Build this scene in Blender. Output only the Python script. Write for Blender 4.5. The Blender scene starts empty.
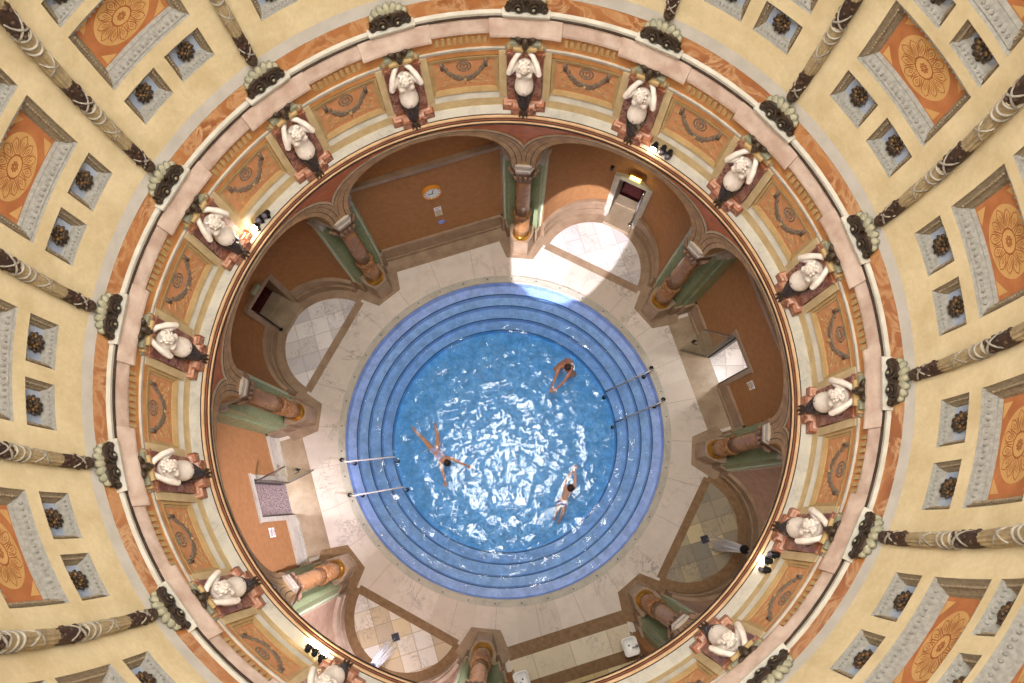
import bpy, bmesh, math, random
from math import sin, cos, pi, radians, sqrt, atan2, degrees
from mathutils import Vector, Matrix, noise

random.seed(7)
scene = bpy.context.scene
COL = scene.collection
TH0 = 5.26                     # bearing of the first column
ZC, RD, RZ = 9.49, 5.08, 6.2     # dome springing height, radius and rise
def U(R, z):                   # drum mouldings lean in slightly as they rise
    l = .977 - .0184 * (z - 6.81)
    return l * R, 16.02 - l * (15.98 - z)

# ------------------------------------------------------------------ materials
def lin(c):
    return tuple(((v / 255 / 12.92) if v / 255 <= .04045 else ((v / 255 + .055) / 1.055) ** 2.4) for v in c) + (1.0,)

class N:
    """tiny node-graph helper"""
    def __init__(self, name):
        self.m = bpy.data.materials.new(name)
        self.m.use_nodes = True
        self.t = self.m.node_tree
        self.t.nodes.clear()
        self.out = self.new('ShaderNodeOutputMaterial')
    def new(self, typ, **kw):
        n = self.t.nodes.new(typ)
        for k, v in kw.items():
            setattr(n, k, v)
        return n
    def link(self, a, b):
        self.t.links.new(a, b)
    def setv(self, sock, v):
        if hasattr(v, 'is_output') or isinstance(v, bpy.types.NodeSocket):
            self.link(v, sock)
        else:
            sock.default_value = v
    def math(self, op, a, b=None, c=None):
        n = self.new('ShaderNodeMath', operation=op)
        self.setv(n.inputs[0], a)
        if b is not None: self.setv(n.inputs[1], b)
        if c is not None: self.setv(n.inputs[2], c)
        return n.outputs[0]
    def mix(self, f, a, b, typ='MIX'):
        n = self.new('ShaderNodeMix', data_type='RGBA', blend_type=typ)
        self.setv(n.inputs['Factor'], f)
        self.setv(n.inputs[6], a); self.setv(n.inputs[7], b)
        return n.outputs[2]
    def noise(self, vec, scale, detail=4, rough=.55, dist=0):
        n = self.new('ShaderNodeTexNoise')
        self.link(vec, n.inputs['Vector'])
        n.inputs['Scale'].default_value = scale
        n.inputs['Detail'].default_value = detail
        n.inputs['Roughness'].default_value = rough
        n.inputs['Distortion'].default_value = dist
        return n.outputs['Fac']
    def ramp(self, f, stops):
        n = self.new('ShaderNodeValToRGB')
        while len(n.color_ramp.elements) < len(stops): n.color_ramp.elements.new(.5)
        for e, (p, c) in zip(n.color_ramp.elements, stops):
            e.position = p
            e.color = (c, c, c, 1) if not isinstance(c, tuple) else c
        self.link(f, n.inputs[0])
        return n.outputs[0]
    def obj(self):
        return self.new('ShaderNodeTexCoord').outputs['Object']
    def bsdf(self, color, rough=.5, metal=0, bump=None, bstr=.3, bdist=.01, spec=.5):
        p = self.new('ShaderNodeBsdfPrincipled')
        self.setv(p.inputs['Base Color'], color)
        self.setv(p.inputs['Roughness'], rough)
        self.setv(p.inputs['Metallic'], metal)
        p.inputs['Specular IOR Level'].default_value = spec
        if bump is not None:
            b = self.new('ShaderNodeBump')
            b.inputs['Strength'].default_value = bstr
            b.inputs['Distance'].default_value = bdist
            self.link(bump, b.inputs['Height'])
            self.link(b.outputs[0], p.inputs['Normal'])
        self.link(p.outputs[0], self.out.inputs[0])
        return p

MATS = {}
def stone(name, c1, c2=None, scale=6, rough=.6, bump=.2, contrast=(.35, .65), metal=0, fine=0, bdist=.01, spec=.4):
    """mottled two-tone material"""
    g = N(name); v = g.obj()
    c2 = c2 or tuple(max(0, x - 18) for x in c1)
    n1 = g.noise(v, scale, 5, .6)
    f = g.ramp(n1, [(contrast[0], 0.0), (contrast[1], 1.0)])
    col = g.mix(f, lin(c1), lin(c2))
    n2 = g.noise(v, scale * 9, 3, .6)
    if fine:
        f2 = g.ramp(n2, [(.35, 0.0), (.7, 1.0)])
        col = g.mix(g.math('MULTIPLY', f2, fine), col, lin(tuple(x * .55 for x in c1)))
    g.bsdf(col, rough, metal, n2 if bump else None, bump, bdist, spec)
    MATS[name] = g.m
    return g.m

def marble(name, base, vein, base2=None, scale=2.5, amount=.8, rough=.25, width=.06):
    g = N(name); v = g.obj()
    n = g.noise(v, scale, 6, .6, 1.2)
    d = g.math('ABSOLUTE', g.math('SUBTRACT', n, .5))
    f = g.ramp(d, [(0, 1.0), (width, 0.0)])
    patch = g.ramp(g.noise(v, scale * .7, 3), [(.4, 0.0), (.65, 1.0)])
    cl = g.mix(patch, lin(base), lin(base2 or tuple(x * .93 for x in base)))
    col = g.mix(g.math('MULTIPLY', f, g.math('MULTIPLY_ADD', patch, .6, amount * .4)), cl, lin(vein))
    g.bsdf(col, rough, spec=.4)
    MATS[name] = g.m
    return g.m

def plain(name, c, rough=.5, metal=0, spec=.5):
    g = N(name); g.bsdf(lin(c), rough, metal, spec=spec); MATS[name] = g.m; return g.m

def glow(name, c, s):
    g = N(name); e = g.new('ShaderNodeEmission'); e.inputs[0].default_value = lin(c); e.inputs[1].default_value = s
    g.link(e.outputs[0], g.out.inputs[0]); MATS[name] = g.m; return g.m

def deck_marble(name):
    """big radial slabs, each with its own tone, thin joints, grey veins"""
    g = N(name); v = g.obj()
    s = g.new('ShaderNodeSeparateXYZ'); g.link(v, s.inputs[0])
    ang = g.math('ARCTAN2', s.outputs[0], s.outputs[1])
    k = g.math('MULTIPLY_ADD', ang, 28 / (2 * pi), .31)
    fr = g.math('FRACT', k); cell = g.math('FLOOR', k)
    joint = g.math('LESS_THAN', g.math('ABSOLUTE', g.math('SUBTRACT', fr, .5)), .006)
    wn = g.new('ShaderNodeTexWhiteNoise', noise_dimensions='1D'); g.link(cell, wn.inputs['W'])
    n = g.noise(v, 1.6, 6, .62, 1.6)
    d = g.math('ABSOLUTE', g.math('SUBTRACT', n, .5))
    f = g.math('MULTIPLY', g.ramp(d, [(0, 1.0), (.035, 0.0)]), g.math('MULTIPLY', g.ramp(g.noise(v, .9, 3), [(.48, 0.0), (.66, 1.0)]), .7))
    tone = g.mix(wn.outputs[0], lin((222, 212, 203)), lin((206, 195, 184)))
    blot = g.ramp(g.noise(v, 3.2, 5), [(.42, 0.0), (.7, 1.0)])
    tone = g.mix(g.math('MULTIPLY', blot, .45), tone, lin((198, 186, 176)))
    col = g.mix(f, tone, lin((126, 118, 112)))
    col = g.mix(g.math('MULTIPLY', joint, .5), col, lin((120, 108, 92)))
    g.bsdf(col, .3, spec=.35)
    MATS[name] = g.m

def tiles(name, cols, size, grout, rough=.3, vein=.5):
    """square tiles along the object axes, each with its own tone"""
    g = N(name); v = g.obj()
    s = g.new('ShaderNodeSeparateXYZ'); g.link(v, s.inputs[0])
    u = g.math('DIVIDE', s.outputs[0], size); w = g.math('DIVIDE', s.outputs[1], size)
    cmb = g.new('ShaderNodeCombineXYZ')
    g.link(g.math('FLOOR', u), cmb.inputs[0]); g.link(g.math('FLOOR', w), cmb.inputs[1])
    wn = g.new('ShaderNodeTexWhiteNoise', noise_dimensions='3D'); g.link(cmb.outputs[0], wn.inputs[0])
    stops = [(i / max(1, len(cols)), lin(c)) for i, c in enumerate(cols)]
    r = g.new('ShaderNodeValToRGB'); r.color_ramp.interpolation = 'CONSTANT'
    while len(r.color_ramp.elements) < len(stops): r.color_ramp.elements.new(.5)
    for e, (p, c) in zip(r.color_ramp.elements, stops): e.position = p; e.color = c
    g.link(wn.outputs[0], r.inputs[0])
    e = .012 / size
    j = None
    for a in (u, w):
        t = g.math('ABSOLUTE', g.math('SUBTRACT', g.math('FRACT', a), .5))
        t = g.math('GREATER_THAN', t, .5 - e)
        j = t if j is None else g.math('MAXIMUM', j, t)
    n = g.noise(v, 3.2, 6, .65, 1.5)
    d = g.math('ABSOLUTE', g.math('SUBTRACT', n, .5))
    f = g.math('MULTIPLY', g.ramp(d, [(0, 1.0), (.045, 0.0)]), vein)
    patch = g.ramp(g.noise(v, 1.3, 2), [(.45, 0.0), (.6, 1.0)])
    col = g.mix(g.math('MULTIPLY', f, patch), r.outputs[0], lin((110, 108, 112)))
    col = g.mix(g.math('MULTIPLY', j, .55), col, lin(grout))
    g.bsdf(col, rough, spec=.35)
    MATS[name] = g.m

def pool_tile(name, c1, c2, size=.06):
    """small glass mosaic: every stone its own blue, plus painted ripple-light patches"""
    g = N(name); v = g.obj()
    vo = g.new('ShaderNodeTexVoronoi'); vo.inputs['Scale'].default_value = 1 / size
    vo.inputs['Randomness'].default_value = .25
    g.link(v, vo.inputs['Vector'])
    s = g.new('ShaderNodeSeparateColor'); g.link(vo.outputs['Color'], s.inputs[0])
    col = g.mix(s.outputs[0], lin(c1), lin(c2))
    big = g.ramp(g.noise(v, 3.4, 3, .6), [(.38, 0.0), (.64, 1.0)])  # broad blotches paint in the rippling light cells under the water
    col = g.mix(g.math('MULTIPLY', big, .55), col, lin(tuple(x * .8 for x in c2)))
    g.bsdf(col, .35, spec=.3)
    MATS[name] = g.m

stone('dome_plaster', (208, 191, 154), (190, 171, 132), 2.2, .85, .15, fine=.12)
stone('grey_plaster', (190, 184, 176), (176, 170, 160), 3, .85, .1)
marble('orange_marble', (176, 118, 68), (208, 168, 122), (150, 92, 50), 2.2, .9, .35, .08)
stone('pink_cornice', (206, 186, 172), (178, 152, 136), 3.4, .6, .1)
stone('white_stone', (190, 185, 173), (172, 166, 153), 4, .6, .1)
stone('gap_shade', (62, 48, 38), None, 5, .9, 0)
stone('orange_stone', (200, 142, 82), (176, 118, 62), 4, .6, .15)
stone('painted_orange', (204, 148, 104), (190, 130, 86), 6, .8, .1, fine=.15)
stone('frame_ochre', (190, 160, 112), (172, 142, 94), 6, .75, .15, fine=.2)
stone('cream_stone', (206, 184, 142), (188, 165, 122), 5, .7, .15, fine=.12)
marble('pale_ledge', (190, 186, 174), (150, 146, 142), (176, 172, 162), 3.5, .2, .5, .04)
marble('red_marble', (136, 82, 54), (190, 146, 120), (112, 62, 40), 4.0, .9, .35, .06)
marble('pink_marble', (190, 142, 118), (226, 200, 186), (166, 106, 80), 4.0, .8, .35, .06)
stone('statue_stone', (222, 213, 203), (202, 190, 180), 8, .6, .1)
stone('dark_bronze', (70, 54, 38), (40, 31, 23), 14, .45, .5, fine=.3)
stone('gilded_bronze', (104, 76, 44), (56, 42, 28), 18, .42, .5, metal=.35)
stone('brown_leaf', (72, 48, 32), (44, 28, 20), 22, .6, .5, fine=.3)
stone('straw_flute', (168, 150, 114), (134, 116, 86), 12, .7, .3, fine=.25)
stone('ribbon_grey', (150, 142, 128), (116, 108, 98), 10, .7, .2)
stone('shell_grey', (164, 158, 134), (132, 130, 108), 8, .7, .2, fine=.2)
stone('coffer_grey', (168, 164, 155), (142, 138, 130), 26, .75, .8, fine=.25, bdist=.02)
stone('coffer_stone', (166, 148, 120), (136, 118, 92), 26, .75, .8, fine=.3, bdist=.02)
stone('coffer_blue', (158, 168, 184), (136, 146, 164), 5, .75, .2)
stone('coffer_orange', (178, 114, 68), (158, 96, 54), 3, .8, .1, fine=.12)
stone('medallion_tan', (198, 156, 98), (184, 140, 84), 4, .8, .1, fine=.1)
stone('medallion_line', (156, 94, 48), (140, 80, 40), 5, .8, 0)
stone('relief_grey', (150, 130, 110), (104, 86, 70), 30, .7, .6, fine=.3)
stone('groove_shade', (84, 62, 44), (64, 46, 32), 5, .6, 0)
stone('arch_pale', (206, 190, 160), (184, 166, 136), 5, .5, .1)
stone('arch_stone', (194, 158, 108), (160, 124, 80), 5, .5, .2, fine=.3)
stone('moulding_pink', (208, 174, 138), (186, 150, 114), 3, .5, .1)
stone('moulding_red', (138, 84, 58), (116, 66, 44), 3, .5, .1)
stone('spandrel_brown', (222, 124, 48), (196, 100, 38), 5, .5, .2, fine=.25)
stone('niche_stone', (196, 164, 144), (178, 146, 126), 5, .6, .1, fine=.12)
stone('terracotta_paint', (170, 122, 78), (158, 110, 66), 7, .85, .15, fine=.16)
stone('dado_stone', (168, 144, 120), (146, 122, 100), 3, .4, .1, fine=.2)
stone('band_stone', (150, 120, 88), (128, 98, 68), 7, .45, .1, fine=.3)
stone('taupe_floor', (178, 158, 134), (150, 130, 106), 2, .4, .1, fine=.15)
marble('green_marble', (140, 152, 114), (178, 190, 158), (120, 132, 96), 4, .4, .3, .03)
stone('pale_green', (186, 194, 170), (170, 180, 154), 4, .35, .1)
marble('column_marble', (154, 110, 70), (186, 146, 104), (128, 84, 50), 4, .4, .25, .05)
stone('capital_stone', (152, 120, 96), (124, 94, 74), 9, .5, .2, fine=.3)
stone('impost_white', (198, 188, 176), (176, 164, 152), 6, .5, .1)
plain('gold', (198, 142, 52), .3, .9)
plain('chrome', (200, 202, 206), .15, 1)
plain('rail_shine', (236, 233, 238), .3, .2)  # near-white base colour paints in the shine of the metal
plain('steel', (150, 148, 150), .28, 1)
plain('black_metal', (22, 22, 24), .4, .3)
plain('dark_void', (30, 14, 12), .9)
stone('red_carpet', (92, 36, 34), (66, 26, 26), 8, .95, .2)
plain('white_ceramic', (244, 243, 240), .12)
plain('paper', (236, 234, 238), .8)
plain('paper_cream', (226, 214, 178), .8)
plain('paper_blue', (96, 136, 236), .7)
plain('ink', (60, 58, 66), .8)
plain('clock_rim', (214, 140, 36), .4)
plain('clock_face', (224, 228, 230), .5)
plain('sign_green', (150, 170, 140), .5)
plain('drain_dark', (66, 66, 78), .45, .4)
stone('doormat', (146, 130, 132), (92, 78, 84), 30, .95, .6, contrast=(.42, .58))
deck_marble('deck_marble')
tiles('apse_pale', [(226, 222, 222), (214, 208, 206), (232, 228, 226), (206, 202, 204)], .52, (170, 160, 150))
tiles('apse_mixed', [(202, 186, 160), (224, 216, 204), (190, 176, 156), (214, 198, 166), (226, 222, 218)], .5, (150, 128, 92))
tiles('apse_aged', [(150, 142, 124), (172, 160, 134), (138, 134, 122), (196, 182, 146), (160, 150, 130)], .5, (118, 104, 80), vein=.7)
tiles('cream_tile', [(224, 214, 192), (216, 204, 178), (228, 220, 202)], 1.1, (160, 140, 110), vein=.3)
tiles('yellow_tile', [(222, 204, 158), (212, 192, 142), (226, 212, 172)], .4, (170, 146, 100), vein=.2)
pool_tile('mosaic_rim', (192, 212, 252), (172, 194, 248))
pool_tile('mosaic_step', (192, 216, 252), (168, 200, 246))
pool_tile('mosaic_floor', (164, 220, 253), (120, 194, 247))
plain('skin_tan', (206, 142, 104), .5)
plain('skin_fair', (222, 172, 144), .5)
plain('skin_mid', (196, 130, 96), .5)
plain('hair_dark', (34, 24, 22), .5)
plain('hair_brown', (60, 36, 28), .5)
plain('suit_lilac', (176, 170, 206), .7)
plain('suit_rose', (176, 144, 146), .7)
plain('suit_violet', (140, 132, 196), .7)
glow('lamp_lit', (255, 226, 186), 60)
plain('lamp_off', (90, 84, 96), .15)
glow('exit_lit', (255, 226, 96), 9)
glow('downlight_lit', (255, 246, 240), 6)

def glass():
    g = N('door_glass')
    tr = g.new('ShaderNodeBsdfTransparent'); tr.inputs[0].default_value = (.95, .97, .95, 1)
    gl = g.new('ShaderNodeBsdfGlossy'); gl.inputs['Roughness'].default_value = .04
    lw = g.new('ShaderNodeLayerWeight'); fac = g.math('MULTIPLY_ADD', g.math('POWER', lw.outputs['Facing'], 5), .6, .04)
    m = g.new('ShaderNodeMixShader')
    g.link(fac, m.inputs[0]); g.link(tr.outputs[0], m.inputs[1]); g.link(gl.outputs[0], m.inputs[2])
    g.link(m.outputs[0], g.out.inputs[0]); MATS['door_glass'] = g.m
glass()

def water():
    g = N('pool_water'); v = g.obj()
    tr = g.new('ShaderNodeBsdfTransparent'); tr.inputs[0].default_value = (.97, .985, 1, 1)
    gl = g.new('ShaderNodeBsdfGlossy'); gl.inputs['Roughness'].default_value = .05
    b = g.new('ShaderNodeBump'); b.inputs['Strength'].default_value = .55; b.inputs['Distance'].default_value = .03
    n = g.math('ADD', g.noise(v, 5.5, 3, .55, .6), g.math('MULTIPLY', g.noise(v, 2.2, 2), 1.2))
    g.link(n, b.inputs['Height']); g.link(b.outputs[0], gl.inputs['Normal'])
    lw = g.new('ShaderNodeLayerWeight'); g.link(b.outputs[0], lw.inputs['Normal']); fac = g.math('MULTIPLY_ADD', g.math('POWER', lw.outputs['Facing'], 5), .9, .055)
    m = g.new('ShaderNodeMixShader')
    g.link(fac, m.inputs[0]); g.link(tr.outputs[0], m.inputs[1]); g.link(gl.outputs[0], m.inputs[2])
    g.link(m.outputs[0], g.out.inputs[0])
    va = g.new('ShaderNodeVolumeAbsorption'); va.inputs[0].default_value = (.06, .62, .98, 1); va.inputs[1].default_value = .31
    g.link(va.outputs[0], g.out.inputs['Volume'])
    MATS['pool_water'] = g.m
water()
def spray():
    g = N('shower_water')
    tr = g.new('ShaderNodeBsdfTransparent')
    p = g.new('ShaderNodeBsdfPrincipled'); p.inputs['Base Color'].default_value = (.9, .92, .97, 1); p.inputs['Roughness'].default_value = .2
    m = g.new('ShaderNodeMixShader'); m.inputs[0].default_value = .42
    g.link(tr.outputs[0], m.inputs[1]); g.link(p.outputs[0], m.inputs[2]); g.link(m.outputs[0], g.out.inputs[0])
    MATS['shower_water'] = g.m
spray()

# ------------------------------------------------------------------ geometry helpers
def P(a, R, z):
    a = radians(a); return Vector((R * sin(a), R * cos(a), z))
def bay(mid):
    a = radians(mid); s, c = sin(a), cos(a)
    return lambda t, r, z: Vector((r * s + t * c, r * c - t * s, z))

class MB:
    def __init__(self): self.v = []; self.f = []; self.mi = []; self.sm = []
    def add(self, vs, fs, mi=0, smooth=False):
        o = len(self.v); self.v += [Vector(p) for p in vs]
        for f in fs:
            self.f.append([i + o for i in f]); self.mi.append(mi); self.sm.append(smooth)
        return self
    def box(self, x0, x1, y0, y1, z0, z1, mi=0, M=None):
        vs = [Vector((x, y, z)) for z in (z0, z1) for y in (y0, y1) for x in (x0, x1)]
        if M is not None: vs = [M(*p) if callable(M) else M @ p for p in vs]
        return self.add(vs, [(0, 1, 3, 2), (4, 6, 7, 5), (0, 4, 5, 1), (2, 3, 7, 6), (0, 2, 6, 4), (1, 5, 7, 3)], mi)
    def prism(self, poly, z0, z1, mi=0, top=None):
        n = len(poly); top = top or poly
        vs = [Vector((p[0], p[1], z0)) for p in poly] + [Vector((p[0], p[1], z1)) for p in top]
        fs = [tuple(range(n))[::-1], tuple(range(n, 2 * n))] + [(i, (i + 1) % n, n + (i + 1) % n, n + i) for i in range(n)]
        return self.add(vs, fs, mi)
    def lathe(self, prof, n=24, M=None, mi=0, smooth=True, cap=True):
        vs = []
        for r, z in prof:
            for k in range(n):
                a = 2 * pi * k / n; p = Vector((r * cos(a), r * sin(a), z)); vs.append(M @ p if M is not None else p)
        fs = [(i * n + k, i * n + (k + 1) % n, (i + 1) * n + (k + 1) % n, (i + 1) * n + k) for i in range(len(prof) - 1) for k in range(n)]
        self.add(vs, fs, mi, smooth)
        if cap:
            o = len(self.v) - len(vs)
            for i in (0, len(prof) - 1):
                self.f.append([o + i * n + k for k in range(n)]); self.mi.append(mi); self.sm.append(False)
        return self
    def tube(self, pts, r, n=8, mi=0, smooth=True, closed=False, flat=1.0):
        pts = [Vector(p) for p in pts]; m = len(pts)
        rs = r if isinstance(r, (list, tuple)) else [r] * m
        vs = []; up = None
        for i, p in enumerate(pts):
            if closed: d = (pts[(i + 1) % m] - pts[i - 1])
            else: d = pts[min(i + 1, m - 1)] - pts[max(i - 1, 0)]
            d = d.normalized() if d.length > 1e-9 else Vector((0, 0, 1))
            if up is None:
                up = Vector((0, 0, 1)) if abs(d.z) < .9 else Vector((1, 0, 0))
            s = d.cross(up).normalized(); up = s.cross(d).normalized()
            for k in range(n):
                a = 2 * pi * k / n; vs.append(p + s * (rs[i] * cos(a)) + up * (rs[i] * flat * sin(a)))
        mm = m if closed else m - 1
        fs = [(i * n + k, i * n + (k + 1) % n, ((i + 1) % m) * n + (k + 1) % n, ((i + 1) % m) * n + k) for i in range(mm) for k in range(n)]
        if not closed: fs += [tuple(range(n))[::-1], tuple(range((m - 1) * n, m * n))]
        return self.add(vs, fs, mi, smooth)
    def ell(self, c, rad, nu=16, nv=10, mi=0, R=None):
        c = Vector(c); vs = []; fs = []
        for j in range(1, nv):
            b = pi * j / nv - pi / 2
            for k in range(nu):
                a = 2 * pi * k / nu
                q = Vector((rad[0] * cos(b) * cos(a), rad[1] * cos(b) * sin(a), rad[2] * sin(b)))
                vs.append(c + (R @ q if R is not None else q))
        e = Vector((0, 0, rad[2])); e = R @ e if R is not None else e
        vs += [c - e, c + e]; bo = len(vs) - 2
        for j in range(nv - 2):
            for k in range(nu):
                fs.append((j * nu + k, j * nu + (k + 1) % nu, (j + 1) * nu + (k + 1) % nu, (j + 1) * nu + k))
        for k in range(nu):
            fs.append((bo, (k + 1) % nu, k)); fs.append((bo + 1, (nv - 2) * nu + k, (nv - 2) * nu + (k + 1) % nu))
        return self.add(vs, fs, mi, True)
    def ring(self, prof, a0=0., a1=360., step=2.5, mi=0, smooth=False, raised=False):
        """closed (R, z) profile swept about the room's axis"""
        full = abs(a1 - a0) >= 359.9
        n = max(1, int(round((a1 - a0) / step))); m = len(prof)
        ks = range(n if full else n + 1)
        if raised: prof = [U(R, z) for R, z in prof]
        vs = [P(a0 + (a1 - a0) * k / n, R, z) for k in ks for R, z in prof]
        fs = []
        for k in range(n):
            k2 = (k + 1) % n if full else k + 1
            for i in range(m):
                fs.append((k * m + i, k * m + (i + 1) % m, k2 * m + (i + 1) % m, k2 * m + i))
        if not full: fs += [tuple(range(m))[::-1], tuple(range(n * m, (n + 1) * m))]
        return self.add(vs, fs, mi, smooth)
    def grid(self, fn, us, vs_, mi=0, smooth=True):
        nu, nv = len(us), len(vs_)
        pts = [fn(u, v) for v in vs_ for u in us]
        return self.add(pts, [(j * nu + i, j * nu + i + 1, (j + 1) * nu + i + 1, (j + 1) * nu + i) for j in range(nv - 1) for i in range(nu - 1)], mi, smooth)
    def mesh(self, name, mats):
        me = bpy.data.meshes.new(name)
        me.from_pydata([tuple(p) for p in self.v], [], self.f)
        for m in (mats if isinstance(mats, (list, tuple)) else [mats]): me.materials.append(MATS[m])
        me.polygons.foreach_set('material_index', self.mi)
        me.polygons.foreach_set('use_smooth', self.sm)
        bm = bmesh.new(); bm.from_mesh(me)
        bmesh.ops.remove_doubles(bm, verts=bm.verts, dist=1e-5)
        bmesh.ops.recalc_face_normals(bm, faces=bm.faces)
        bm.to_mesh(me); bm.free()
        me.update()
        return me
    def build(self, name, mats, parent=None, label=None):
        o = bpy.data.objects.new(name, self.mesh(name, mats)); COL.objects.link(o)
        if parent is not None: o.parent = parent
        if label: o['label'] = label
        return o

def empty(name, loc=(0, 0, 0), rz=0.0):
    o = bpy.data.objects.new(name, None); COL.objects.link(o)
    o.location = loc; o.rotation_euler = (0, 0, rz); o.empty_display_size = .1
    return o
def tag(o, label, cat, group=None):
    o['label'] = label; o['category'] = cat
    if group: o['group'] = group
    return o
def struct(o):
    o['kind'] = 'structure'; return o
def dup(root, loc, rz):
    r = root.copy(); COL.objects.link(r); r.location = loc; r.rotation_euler = (0, 0, rz)
    for ch in list(root.children):
        c = ch.copy(); COL.objects.link(c); c.parent = r
        for g in list(ch.children):
            d = g.copy(); COL.objects.link(d); d.parent = c
    return r

# ------------------------------------------------------------------ camera
CAM = Vector((0.2286, -1.8925, 16.0216)); FPX = 536.0
Rot = Matrix.Rotation(.0193, 3, 'Y') @ Matrix.Rotation(.1518, 3, 'X')
cd = bpy.data.cameras.new('camera'); cam = bpy.data.objects.new('camera', cd); COL.objects.link(cam)
cam.matrix_world = Matrix.Translation(CAM) @ Rot.to_4x4()
cd.sensor_width = 36; cd.sensor_fit = 'HORIZONTAL'; cd.lens = FPX / 1024 * 36
cd.shift_x = 10.90 / 1024; cd.shift_y = 74.0 / 1024
cd.clip_start = .05; cd.clip_end = 200
scene.camera = cam
def proj(q):
    v = Rot.transposed() @ (Vector(q) - CAM)
    if v.z > -.05: return (-9999, -9999)
    return (512 - 10.9 + FPX * v.x / -v.z, 341.5 + 74.0 - FPX * v.y / -v.z)
def seen(pts, m=4):
    return any(-m < x < 1024 + m and -m < y < 683 + m for x, y in map(proj, pts))

# names of the eight bays and columns, used in the labels
BAYS = ['NE', 'E', 'SE', 'S', 'SW', 'W', 'NW', 'N']
MID = {b: TH0 + 22.5 + 45 * i for i, b in enumerate(BAYS)}
BPH = {'NE': 'exit niche', 'E': 'right door', 'SE': 'dim niche', 'S': 'basin bay', 'SW': 'bright niche', 'W': 'left door', 'NW': 'dark niche', 'N': 'clock wall'}
CPH = ['column between clock wall and exit niche', 'column between exit niche and right door', 'column between right door and dim niche',
       'column between dim niche and basin bay', 'column between basin bay and bright niche', 'column between bright niche and left door',
       'column between left door and dark niche', 'column between dark niche and clock wall']
def place(k):                      # sixteen directions: even over a column, odd over a bay
    return CPH[k // 2] if k % 2 == 0 else BPH[BAYS[k // 2]]

FLAT = {'N': 6.42, 'E': 6.62, 'W': 6.62, 'S': 8.3}
APSE = ('NE', 'SE', 'SW', 'NW')
AC, AW = 5.93, 1.93                # apse centre distance and wall radius
HT = 6.94                          # underside of the bay ceilings
# door openings: (t0, t1, head height)
DOOR = {'W': (-.46, .56, 2.16), 'E': (-.40, .52, 2.16)}
ADOOR = {'NE': (-.32, .50, 2.0), 'NW': (-.36, .60, 1.85)}

# ------------------------------------------------------------------ pool
WATER = -.10
m = MB()
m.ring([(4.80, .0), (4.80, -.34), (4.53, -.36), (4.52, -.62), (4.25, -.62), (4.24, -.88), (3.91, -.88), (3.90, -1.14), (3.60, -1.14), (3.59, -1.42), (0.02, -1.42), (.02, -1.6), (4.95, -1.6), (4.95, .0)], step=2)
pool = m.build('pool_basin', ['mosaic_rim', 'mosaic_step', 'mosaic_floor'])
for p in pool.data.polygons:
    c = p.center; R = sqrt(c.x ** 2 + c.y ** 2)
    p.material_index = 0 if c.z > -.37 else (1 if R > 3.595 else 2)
struct(pool)
m = MB()
for k in range(4):
    R = (4.53, 4.25, 3.91, 3.60)[k]; z = (-.36, -.62, -.88, -1.14)[k]
    m.ring([(R - .008, z - .02), (R + .02, z - .02), (R + .02, z + .006), (R - .008, z + .006)], step=3)
stone('nosing_blue', (44, 96, 140), (36, 84, 128), 5, .4, 0)
struct(m.build('trim_pool_nosing', 'nosing_blue'))
m = MB(); m.ring([(4.79, -.02), (4.79, .025), (4.84, .03), (4.84, -.02)], step=2)
struct(m.build('trim_pool_lip', 'white_stone'))
m = MB(); m.ring([(4.84, 0), (4.84, .022), (5.0, .022), (5.0, 0)], step=2)
for k in range(40): m.lathe([(.022, .022), (.022, .027)], 8, Matrix.Translation(P(k * 9 + 3, 4.91, 0)), 1)
struct(m.build('trim_pool_coping', ['pale_ledge', 'drain_dark']))

# rippled water body
m = MB(); n = 130; L = 4.795
def wave(x, y):
    q = Vector((x, y, 0))
    return .030 * (noise.noise(q * 2.1) + .55 * noise.noise(q * 4.7 + Vector((9, 3, 1))) + .3 * noise.noise(q * 9 + Vector((2, 7, 4))))
NR, NA = 76, 300
pts = [Vector((0, 0, WATER + wave(0, 0)))]
for i in range(1, NR + 1):
    for k in range(NA):
        p = P(k * 360 / NA, L * i / NR, 0); pts.append(Vector((p.x, p.y, WATER + wave(p.x, p.y))))
fs = [(0, 1 + (k + 1) % NA, 1 + k) for k in range(NA)]
for i in range(NR - 1):
    for k in range(NA):
        a = 1 + i * NA; fs.append((a + k, a + (k + 1) % NA, a + NA + (k + 1) % NA, a + NA + k))
base = len(pts)
for k in range(NA): pts.append(P(k * 360 / NA, L, -1.5))
pts.append(Vector((0, 0, -1.5)))
for k in range(NA):
    a = 1 + (NR - 1) * NA; fs.append((a + k, a + (k + 1) % NA, base + (k + 1) % NA, base + k))
    fs.append((base + k, base + (k + 1) % NA, base + NA))
m.add(pts, fs, 0, True)
w = m.build('pool_water', 'pool_water'); w['kind'] = 'stuff'
w['label'] = 'clear rippled blue water filling the round stepped pool'; w['category'] = 'water'

# ------------------------------------------------------------------ floor
m = MB(); m.ring([(4.9, -.3), (4.9, 0), (10.6, 0), (10.6, -.3)], step=2)
struct(m.build('floor', 'deck_marble'))

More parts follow.
